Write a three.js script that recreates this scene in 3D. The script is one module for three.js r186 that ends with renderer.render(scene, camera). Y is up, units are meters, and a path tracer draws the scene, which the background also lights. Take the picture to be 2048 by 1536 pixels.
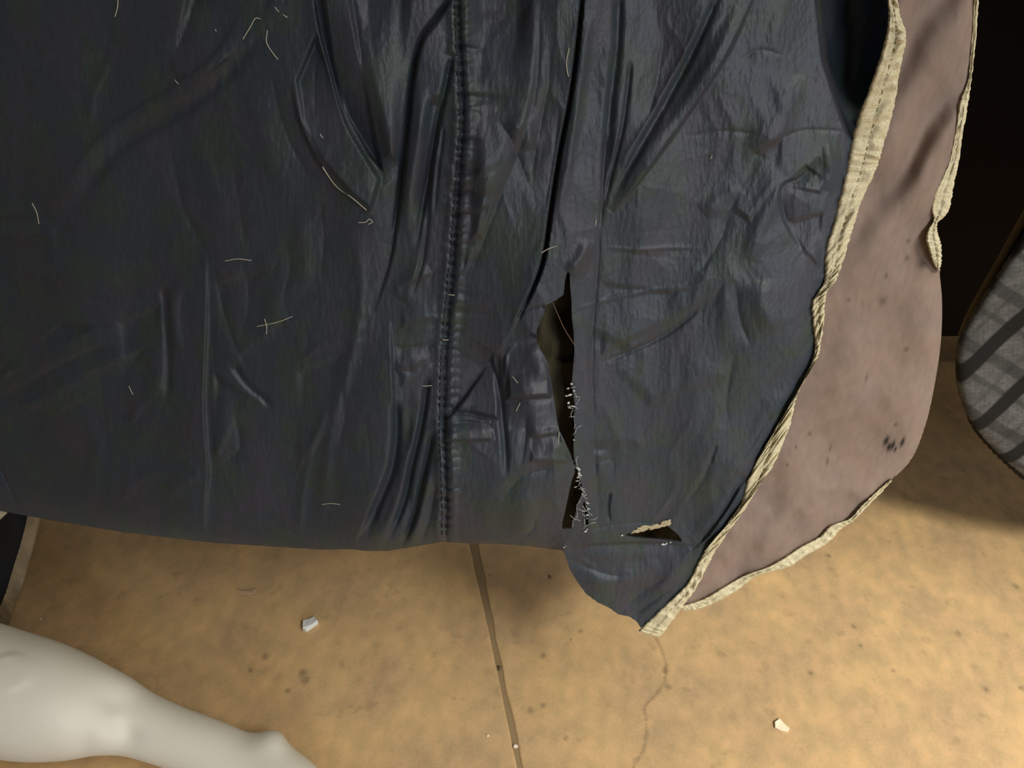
import * as THREE from 'three';
import { RectAreaLightUniformsLib } from 'three/addons/lights/RectAreaLightUniformsLib.js';
import { RoundedBoxGeometry } from 'three/addons/geometries/RoundedBoxGeometry.js';
import { mergeGeometries } from 'three/addons/utils/BufferGeometryUtils.js';
import { createNoise2D } from 'simplex-noise';

// ---------------------------------------------------------------- camera, light, exposure
const scene = new THREE.Scene();
const PITCH = 42 * Math.PI / 180, EYE = new THREE.Vector3(0, 0.7, 0), F = 1540;
const camera = new THREE.PerspectiveCamera(2 * Math.atan(768 / F) * 180 / Math.PI, 2048 / 1536, 0.02, 30);
camera.position.copy(EYE);
camera.rotation.x = -PITCH;
scene.background = new THREE.Color(0x000000);
RectAreaLightUniformsLib.init();
const renderer = new THREE.WebGLRenderer();
renderer.toneMapping = THREE.LinearToneMapping;
renderer.toneMappingExposure = 1.0;
renderer.shadowMap.enabled = true;
const UNSEEN_LAMPS = [                                   // out-of-view ceiling panels lighting coat and floor: x, z, width, depth, colour, intensity
  [1.5, 0.7, 0.3, 2.4, 0xfffaf0, 15],
];
const UNSEEN_WINDOW = { x: 1.35, y: 1.35, w: 1.1, h: 1.1, col: 0xe9f1ff, I: 9 };          // unseen frosted window behind the camera, placed to brighten leg and coat
const UNSEEN_SPOT = { from: new THREE.Vector3(1.1, 1.95, 0.75), to: new THREE.Vector3(0.52, 0, -0.16), col: 0xfff8ea, I: 27, angle: 0.44, size: 15 };   // unseen pendant lamp, placed to make the bright pool on the floor
const ROOM = { x0: -2.6, x1: 2.8, z0: -2.8, z1: 2.6, h: 2.7 };

// ---------------------------------------------------------------- helpers
function mulberry(a) { return () => { a |= 0; a = a + 0x6D2B79F5 | 0; let t = Math.imul(a ^ a >>> 15, 1 | a); t = t + Math.imul(t ^ t >>> 7, 61 | t) ^ t; return ((t ^ t >>> 14) >>> 0) / 4294967296; }; }
const rng = mulberry(11);
const n1 = createNoise2D(mulberry(1)), n2 = createNoise2D(mulberry(2)), n3 = createNoise2D(mulberry(3)), n4 = createNoise2D(mulberry(4));
const clamp = (x, a, b) => Math.min(b, Math.max(a, x));
const smooth = (a, b, x) => { const t = clamp((x - a) / (b - a), 0, 1); return t * t * (3 - 2 * t); };
const used = {};
function numbered(n) { const k = used[n] = (used[n] ?? -1) + 1; return k ? `${n}_${String(k).padStart(3, '0')}` : n; }
function tag(o, label, category, group, kind) {
  o.userData.label = label; o.userData.category = category;
  if (group) o.userData.group = group; if (kind) o.userData.kind = kind; return o;
}
function mesh(name, geo, mat, parent = scene) {
  const m = new THREE.Mesh(geo, mat); m.name = parent === scene ? numbered(name) : name;
  m.castShadow = m.receiveShadow = true; parent.add(m); return m;
}
function group(name) { const g = new THREE.Group(); g.name = numbered(name); scene.add(g); return g; }
function structure(o) { o.userData.kind = 'structure'; return o; }
const CS = Math.cos(PITCH), SN = Math.sin(PITCH);
// a spot of the photograph on a plane of the place (plane: normal N, offset D, raised by h metres)
function ray(px, py) { const x = (px - 1024) / F, y = (768 - py) / F; return new THREE.Vector3(x, y * CS - SN, -y * SN - CS); }
function plane(p, n) { return { N: n.clone().normalize(), D: p.clone().sub(EYE).dot(n.clone().normalize()), P: p }; }
function at(pl, px, py, h = 0) { const d = ray(px, py); return d.multiplyScalar((pl.D + h) / d.dot(pl.N)).add(EYE); }
const TILT = 15 * Math.PI / 180;
const COAT = plane(new THREE.Vector3(0, EYE.y - 0.5 * SN, -0.5 * CS), new THREE.Vector3(0, Math.sin(TILT), Math.cos(TILT)));
const CV = new THREE.Vector3(0, Math.cos(TILT), -Math.sin(TILT));
const FLOOR = plane(new THREE.Vector3(0, 0, 0), new THREE.Vector3(0, 1, 0));
const coatUV = p => [p.x, p.clone().sub(COAT.P).dot(CV)];      // metres on the cloth

function spline(pts, step = 10) {                     // Catmull-Rom through 2-D points
  const c = new THREE.CatmullRomCurve3(pts.map(p => new THREE.Vector3(p[0], p[1], p[2] ?? 0)), false, 'centripetal');
  const n = Math.max(4, Math.ceil(c.getLength() / step));
  return c.getSpacedPoints(n).map(v => [v.x, v.y, v.z]);
}
function inside(poly, x, y) {
  let r = false;
  for (let i = 0, j = poly.length - 1; i < poly.length; j = i++) {
    const a = poly[i], b = poly[j];
    if ((a[1] > y) !== (b[1] > y) && x < (b[0] - a[0]) * (y - a[1]) / (b[1] - a[1]) + a[0]) r = !r;
  }
  return r;
}
function nearest(poly, x, y, closed = true) {
  let best = 1e18, bx = 0, by = 0, bs = 0, bt = 0;
  const n = closed ? poly.length : poly.length - 1;
  for (let i = 0; i < n; i++) {
    const a = poly[i], b = poly[(i + 1) % poly.length], dx = b[0] - a[0], dy = b[1] - a[1];
    const t = clamp(((x - a[0]) * dx + (y - a[1]) * dy) / (dx * dx + dy * dy + 1e-9), 0, 1);
    const qx = a[0] + t * dx, qy = a[1] + t * dy, d = (x - qx) ** 2 + (y - qy) ** 2;
    if (d < best) { best = d; bx = qx; by = qy; bs = dy * (x - a[0]) - dx * (y - a[1]); bt = (i + t) / n; }
  }
  return { d: Math.sqrt(best), x: bx, y: by, s: bs < 0 ? -1 : 1, t: bt };
}
const range = (a, b, s) => { const r = []; for (let x = a; x < b - 1e-6; x += s) r.push(x); r.push(b); return r; };

// cloth cut to an outline with holes: a fine grid, border vertices pulled onto the outline, with an edge of real thickness
function sheet({ xs, ys, outer, holes = [], pl, H, rim = 0.0015, uv = coatUV, heights }) {
  const W = xs.length, Hn = ys.length, ins = new Uint8Array(W * Hn);
  for (let j = 0; j < Hn; j++) for (let i = 0; i < W; i++) {
    let k = inside(outer, xs[i], ys[j]);
    if (k) for (const h of holes) if (inside(h, xs[i], ys[j])) { k = false; break; }
    ins[j * W + i] = k ? 1 : 0;
  }
  const id = new Int32Array(W * Hn).fill(-1), pos = [], uvs = [], idx = [];
  const rings = [outer, ...holes];
  const vert = (i, j) => {
    const q = j * W + i; if (id[q] >= 0) return id[q];
    let x = xs[i], y = ys[j];
    if (!ins[q]) { let b = null; for (const r of rings) { const m = nearest(r, x, y); if (!b || m.d < b.d) b = m; } x = b.x; y = b.y; }
    const h = heights ? heights(i, j, x, y) : H(x, y);
    const p = at(pl, x, y, h); pos.push(p.x, p.y, p.z); uvs.push(...uv(p));
    return id[q] = pos.length / 3 - 1;
  };
  for (let j = 0; j < Hn - 1; j++) for (let i = 0; i < W - 1; i++) {
    const a = j * W + i, k = ins[a] + ins[a + 1] + ins[a + W] + ins[a + W + 1];
    if (k < 2 || (k === 2 && ins[a] === ins[a + W + 1])) { if (k !== 2) continue; }
    const A = vert(i, j), B = vert(i + 1, j), C = vert(i + 1, j + 1), D = vert(i, j + 1);
    if ((i + j) & 1) idx.push(A, D, B, B, D, C); else idx.push(A, D, C, A, C, B);
  }
  // rim along every border edge
  const edge = new Map();
  const nv = pos.length / 3;
  for (let t = 0; t < idx.length; t += 3) for (let e = 0; e < 3; e++) {
    const a = idx[t + e], b = idx[t + (e + 1) % 3], k = a < b ? a * nv + b : b * nv + a;
    if (edge.has(k)) edge.delete(k); else edge.set(k, [a, b]);
  }
  const rm = new Map();
  const back = a => {
    if (rm.has(a)) return rm.get(a);
    const f = pos.length / 3; pos.push(pos[3 * a], pos[3 * a + 1], pos[3 * a + 2]); uvs.push(uvs[2 * a], uvs[2 * a + 1]);
    pos.push(pos[3 * a] - pl.N.x * rim, pos[3 * a + 1] - pl.N.y * rim, pos[3 * a + 2] - pl.N.z * rim); uvs.push(uvs[2 * a], uvs[2 * a + 1]);
    rm.set(a, f); return f;
  };
  for (const [a, b] of edge.values()) { const p = back(a), q = back(b); idx.push(p, p + 1, q, q, p + 1, q + 1); }
  const g = new THREE.BufferGeometry();
  g.setAttribute('position', new THREE.Float32BufferAttribute(pos, 3));
  g.setAttribute('uv', new THREE.Float32BufferAttribute(uvs, 2));
  g.setIndex(idx); g.computeVertexNormals(); return g;
}
// a tube through 3-D points
function tube(points, r, radial = 5, seg) {
  const c = new THREE.CatmullRomCurve3(points);
  return new THREE.TubeGeometry(c, seg ?? Math.max(6, points.length * 4), r, radial, false);
}
function dataTexture(w, h, fn, srgb = true) {
  const d = new Uint8Array(w * h * 4);
  for (let y = 0; y < h; y++) for (let x = 0; x < w; x++) {
    const c = fn(x / w, y / h), o = (y * w + x) * 4;
    d[o] = clamp(c[0], 0, 255); d[o + 1] = clamp(c[1], 0, 255); d[o + 2] = clamp(c[2], 0, 255); d[o + 3] = 255;
  }
  const t = new THREE.DataTexture(d, w, h); t.magFilter = THREE.LinearFilter; t.minFilter = THREE.LinearFilter;
  t.wrapS = t.wrapT = THREE.MirroredRepeatWrapping; if (srgb) t.colorSpace = THREE.SRGBColorSpace; t.needsUpdate = true; return t;
}
const fbm = (n, x, y, o = 4) => { let a = 0, s = 0.5, f = 1; for (let i = 0; i < o; i++) { a += s * n(x * f, y * f); s *= 0.5; f *= 2.03; } return a; };

// ---------------------------------------------------------------- the room
const std = (c, r, o = {}) => new THREE.MeshStandardMaterial({ color: c, roughness: r, side: THREE.DoubleSide, ...o });
const M = {};
// floor: worn tan coating, mottled, specks, one hairline crack (2.4 m square of it, centred under the clothes)
const FX = 0, FZ = -0.8, FS = 2.4;
{
  const N = 2048;
  const crack = spline([[1305, 1262], [1322, 1300], [1330, 1330], [1326, 1365], [1300, 1398], [1288, 1412], [1291, 1440], [1288, 1490], [1268, 1530], [1240, 1590]], 4).map(p => { const q = at(FLOOR, p[0], p[1]); return [q.x, q.z]; });
  const crackAt = (x, z) => nearest(crack, x, z, false).d;
  const cb = crack.reduce((b, p) => [Math.min(b[0], p[0]), Math.max(b[1], p[0]), Math.min(b[2], p[1]), Math.max(b[3], p[1])], [9, -9, 9, -9]);
  const spots = [[1706, 1252, 5], [1785, 1340, 4], [1720, 1290, 4], [2030, 1172, 6], [1915, 1265, 5], [978, 1150, 4], [1098, 1155, 4], [1160, 1262, 4], [1140, 1278, 3], [1130, 1475, 4], [1085, 1310, 5], [1060, 1420, 5], [610, 1360, 8], [604, 1345, 7], [575, 1380, 5], [500, 1340, 4], [530, 1312, 7], [1655, 1110, 5], [1330, 1340, 5], [1334, 1372, 6], [1620, 1345, 5], [2040, 1375, 4], [1970, 1378, 5], [1085, 1410, 4]]
    .map(s => { const q = at(FLOOR, s[0], s[1]); return [q.x, q.z, s[2] * 0.0005]; });
  M.floor = std(0xffffff, 0.62, {
    map: dataTexture(N, N, (u, v) => {
      const x = FX + (u - 0.5) * FS, z = FZ + (v - 0.5) * FS;
      const a = fbm(n1, x * 9, z * 9, 4), b = fbm(n2, x * 38 + z * 14, z * 30 - x * 12, 3), c = n3(x * 260, z * 260), e = n4(x * 640, z * 640);
      let k = 1 + a * 0.09 + b * 0.07 + c * 0.022 + e * 0.02;
      const blot = smooth(0.35, 0.62, fbm(n3, x * 26 + 7, z * 26, 3)); k *= 1 - 0.07 * blot;
      if (x > cb[0] - 0.01 && x < cb[1] + 0.01 && z > cb[2] - 0.01 && z < cb[3] + 0.01) {
        const d = crackAt(x + n1(x * 300, z * 300) * 0.0012, z); k *= 1 - 0.16 * Math.exp(-((d / (0.0014 + 0.0009 * n2(x * 90, z * 90))) ** 2));
      }
      for (const s of spots) { const d = Math.hypot(x - s[0], z - s[1]) / s[2]; if (d < 3) k *= 1 - 0.24 * Math.exp(-((d + 0.5 * n4(x * 900, z * 900)) ** 2)); }
      return [197 * k + 5 * b, 166 * k, 121 * k - 6 * a];
    }),
  });
  M.floor.bumpMap = dataTexture(512, 512, (u, v) => { const q = 128 + 60 * fbm(n1, u * 40, v * 40, 3) + 40 * n2(u * 220, v * 220); return [q, q, q]; }, false);
  M.floor.bumpScale = 0.0006;
}
M.joint = std(0x927c5a, 0.9); M.wall = std(0xb9b2a4, 0.9); M.ceiling = std(0xd2cfc8, 0.95);
{
  // the floor is two slabs that meet in a dirt-filled joint
  const A = at(FLOOR, 948, 1095), B = at(FLOOR, 1040, 1536), dir = B.clone().sub(A); dir.divideScalar(dir.z);   // x per z
  const lx = z => A.x + (z - A.z) * dir.x;
  const floor = structure(group('floor'));
  const slab = (pts) => {
    const s = new THREE.Shape(pts.map(p => new THREE.Vector2(p[0], -p[1])));
    const g = new THREE.ExtrudeGeometry(s, { depth: 0.1 - 0.0015, bevelEnabled: true, bevelThickness: 0.0015, bevelSize: 0.002, bevelOffset: -0.002, bevelSegments: 2 });
    g.rotateX(-Math.PI / 2); g.translate(0, -0.1, 0);
    const p = g.attributes.position, u = g.attributes.uv;
    for (let i = 0; i < p.count; i++) u.setXY(i, (p.getX(i) - FX) / FS + 0.5, (p.getZ(i) - FZ) / FS + 0.5);
    return g;
  };
  const edgeL = [], edgeR = [];
  for (let z = ROOM.z1; z > ROOM.z0 - 1e-6; z -= 0.012) {
    const w = 0.0024 + 0.0018 * smooth(-0.40, -0.5, z);
    edgeL.push([lx(z) - w + 0.0006 * n1(z * 60, 1), z]); edgeR.push([lx(z) + w + 0.0008 * n1(z * 70, 5) + 0.0012 * Math.max(0, n2(z * 25, 3)), z]);
  }
  mesh('floor_slab', slab([[ROOM.x0, ROOM.z0], [ROOM.x0, ROOM.z1], ...edgeL]), M.floor, floor);
  mesh('floor_slab', slab([[ROOM.x1, ROOM.z1], [ROOM.x1, ROOM.z0], ...edgeR.slice().reverse()]), M.floor, floor);
  const jg = new THREE.BoxGeometry(1.1, 0.08, ROOM.z1 - ROOM.z0); jg.translate(lx(0), -0.0412, (ROOM.z0 + ROOM.z1) / 2);
  mesh('joint_filler', jg, M.joint, floor).userData.label = 'dirt packed in the joint between the floor slabs';
  const wall = (name, w, h, d, x, y, z, m = M.wall) => { const g = new THREE.BoxGeometry(w, h, d); g.translate(x, y, z); structure(mesh(name, g, m)); };
  const cx = (ROOM.x0 + ROOM.x1) / 2, cz = (ROOM.z0 + ROOM.z1) / 2, wx = ROOM.x1 - ROOM.x0, wz = ROOM.z1 - ROOM.z0;
  wall('wall_back', wx + 0.2, ROOM.h, 0.1, cx, ROOM.h / 2, ROOM.z0 - 0.05);
  { // front wall with the opening for the unseen window
    const s = new THREE.Shape([[ROOM.x0 - 0.1, 0], [ROOM.x1 + 0.1, 0], [ROOM.x1 + 0.1, ROOM.h], [ROOM.x0 - 0.1, ROOM.h]].map(p => new THREE.Vector2(...p))), { x, y, w, h } = UNSEEN_WINDOW;
    s.holes.push(new THREE.Path([[x - w / 2, y - h / 2], [x - w / 2, y + h / 2], [x + w / 2, y + h / 2], [x + w / 2, y - h / 2]].map(p => new THREE.Vector2(...p))));
    const g = new THREE.ExtrudeGeometry(s, { depth: 0.1, bevelEnabled: false }); g.translate(0, 0, ROOM.z1); structure(mesh('wall_front', g, M.wall));
    const win = structure(group('unseen_window_1')); win.position.set(x, y, ROOM.z1 + 0.05);
    const bars = [[w, 0.05, 0, h / 2 - 0.025], [w, 0.05, 0, 0.025 - h / 2], [0.05, h, w / 2 - 0.025, 0], [0.05, h, 0.025 - w / 2, 0], [0.035, h, 0, 0]];
    mesh('unseen_window_frame', mergeGeometries(bars.map(b => { const q = new THREE.BoxGeometry(b[0], b[1], 0.06); q.translate(b[2], b[3], 0); return q; })), std(0xdedede, 0.5), win);
    for (const k of [-1, 1]) { const q = new THREE.BoxGeometry(w / 2 - 0.05, h - 0.1, 0.008); q.translate(k * (w / 4 - 0.005), 0, 0); mesh('pane', q, std(0xffffff, 0.6, { emissive: UNSEEN_WINDOW.col, emissiveIntensity: 1.5 }), win); }
    const L = new THREE.RectAreaLight(UNSEEN_WINDOW.col, UNSEEN_WINDOW.I, w - 0.1, h - 0.1); L.position.set(0, 0, -0.045); L.name = 'unseen_window_light'; win.add(L);
  }
  wall('wall_left', 0.1, ROOM.h, wz, ROOM.x0 - 0.05, ROOM.h / 2, cz);
  wall('wall_right', 0.1, ROOM.h, wz, ROOM.x1 + 0.05, ROOM.h / 2, cz);
  wall('ceiling', wx + 0.2, 0.1, wz + 0.2, cx, ROOM.h + 0.05, cz, M.ceiling);
}
const lampLabels = ['unseen long ceiling panel light above the tan floor, out of view'];
UNSEEN_LAMPS.forEach(([x, z, w, d, col, I], k) => {
  const g = group('unseen_ceiling_light'); g.position.set(x, ROOM.h, z); tag(g, lampLabels[k], 'ceiling light');
  const frame = [[w + 0.04, 0.02, 0, d / 2 + 0.01], [w + 0.04, 0.02, 0, -d / 2 - 0.01], [0.02, d, w / 2 + 0.01, 0], [0.02, d, -w / 2 - 0.01, 0]];
  mesh('frame', mergeGeometries(frame.map(f => { const b = new THREE.BoxGeometry(f[0], 0.05, f[1]); b.translate(f[2], -0.025, f[3]); return b; })), std(0xdddddd, 0.5), g);
  const b = new THREE.BoxGeometry(w, 0.02, d); b.translate(0, -0.02, 0);
  mesh('diffuser', b, std(0xffffff, 0.6, { emissive: col, emissiveIntensity: 2 }), g);
  const L = new THREE.RectAreaLight(col, I, w, d); L.position.set(0, -0.056, 0); L.rotation.x = -Math.PI / 2; L.name = 'panel_light'; g.add(L);
});

{
  const g = group('unseen_pendant_lamp'); tag(g, 'unseen wide pendant lamp, out of view, placed to light the tan floor', 'lamp');
  const dir = UNSEEN_SPOT.to.clone().sub(UNSEEN_SPOT.from).normalize(), q = new THREE.Quaternion().setFromUnitVectors(new THREE.Vector3(0, -1, 0), dir), mb = std(0x18181a, 0.5);
  const put = geo => { geo.applyQuaternion(q); geo.translate(UNSEEN_SPOT.from.x, UNSEEN_SPOT.from.y, UNSEEN_SPOT.from.z); return geo; };
  const can = new THREE.LatheGeometry([[0.012, 0.20], [0.06, 0.19], [0.15, 0.14], [0.22, 0.07], [0.25, 0.01], [0.243, 0.01], [0.21, 0.07], [0.14, 0.13], [0.02, 0.16]].map(p => new THREE.Vector2(p[0] * 1.3, p[1])), 40);
  mesh('lamp_shade', put(can), mb, g);
  const lens = new THREE.CylinderGeometry(0.29, 0.29, 0.006, 40); lens.translate(0, 0.04, 0);
  mesh('diffuser', put(lens), std(0xffffff, 0.5, { emissive: UNSEEN_SPOT.col, emissiveIntensity: 2 }), g);
  const top = UNSEEN_SPOT.from.clone().addScaledVector(dir, -0.2);
  mesh('cord', tube([top, top.clone().add(new THREE.Vector3(0.02, 0.12, 0.02)), new THREE.Vector3(top.x + 0.03, ROOM.h - 0.2, top.z + 0.03), new THREE.Vector3(top.x + 0.03, ROOM.h, top.z + 0.03)], 0.004, 8, 30), mb, g);
  const L = new THREE.SpotLight(UNSEEN_SPOT.col, UNSEEN_SPOT.I, 0, UNSEEN_SPOT.angle, 1, 2); L.position.copy(UNSEEN_SPOT.from).addScaledVector(dir, -0.03); L.target.position.copy(UNSEEN_SPOT.to);
  L.castShadow = true; L.shadow.radius = UNSEEN_SPOT.size; L.name = 'lamp_beam'; g.add(L); L.target.name = 'beam_target'; scene.add(L.target);
}

// ---------------------------------------------------------------- the torn coat
// outlines read from the photograph, in its pixels
const bindL = [[1276, 1262], [1288, 1250], [1330, 1210], [1375, 1165], [1398, 1122], [1412, 1098], [1440, 1065], [1480, 1010], [1496, 960], [1515, 920], [1545, 870], [1590, 790], [1626, 718], [1630, 690], [1625, 640], [1624, 605], [1632, 590], [1648, 562], [1650, 510], [1670, 430], [1690, 350], [1700, 300], [1715, 240], [1745, 160], [1770, 80], [1777, 30], [1772, -40], [1765, -150], [1760, -300]];
const bindR = [[1318, 1275], [1330, 1262], [1362, 1217], [1390, 1180], [1432, 1100], [1482, 1030], [1526, 960], [1547, 930], [1580, 850], [1592, 800], [1603, 770], [1634, 718], [1641, 690], [1648, 640], [1650, 605], [1656, 580], [1671, 562], [1687, 520], [1708, 450], [1724, 400], [1752, 340], [1764, 300], [1787, 220], [1800, 140], [1812, 70], [1800, 30], [1794, -40], [1788, -150], [1783, -300]];
const hem = [[-420, 905], [-200, 975], [0, 1022], [100, 1040], [250, 1065], [420, 1085], [560, 1094], [640, 1099], [700, 1098], [735, 1102], [775, 1102], [830, 1093], [885, 1083], [940, 1087], [1000, 1088], [1060, 1092], [1100, 1098], [1126, 1101], [1130, 1110], [1140, 1140], [1155, 1165], [1172, 1188], [1195, 1205], [1215, 1214], [1237, 1229], [1258, 1233], [1272, 1242], [1288, 1258]];
const bindMid = bindL.map((p, i) => [(p[0] * 0.7 + bindR[i][0] * 0.3), (p[1] * 0.7 + bindR[i][1] * 0.3)]);
const shellOutline = [[-420, -300], ...hem.slice(0, -1), ...spline(bindMid, 12).map(p => [p[0], p[1]])];
const tear = [[1134, 543], [1130, 562], [1127, 590], [1110, 602], [1092, 610], [1089, 626], [1081, 642], [1073, 662], [1074, 684], [1084, 704], [1096, 726], [1102, 760], [1108, 800], [1114, 840], [1119, 862], [1130, 884], [1140, 906], [1147, 926], [1150, 944], [1144, 960], [1138, 985], [1132, 1015], [1125, 1045], [1124, 1060], [1133, 1057], [1142, 1058], [1147, 1040], [1153, 1020], [1158, 1000], [1167, 985], [1163, 968], [1158, 952], [1153, 935], [1148, 915], [1147, 890], [1150, 860], [1147, 835], [1150, 812], [1147, 790], [1143, 770], [1146, 740], [1149, 700], [1147, 660], [1144, 640], [1143, 600], [1140, 570], [1140, 548]];
const hole2 = [[1246, 1071], [1262, 1065], [1285, 1057], [1310, 1053], [1330, 1049], [1345, 1060], [1356, 1070], [1366, 1084], [1350, 1083], [1330, 1080], [1300, 1078], [1270, 1075]];
const frayHole = [[1170, 1003], [1174, 1020], [1177, 1040], [1177, 1052], [1172, 1054], [1171, 1035], [1167, 1015], [1165, 1004]];

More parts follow.
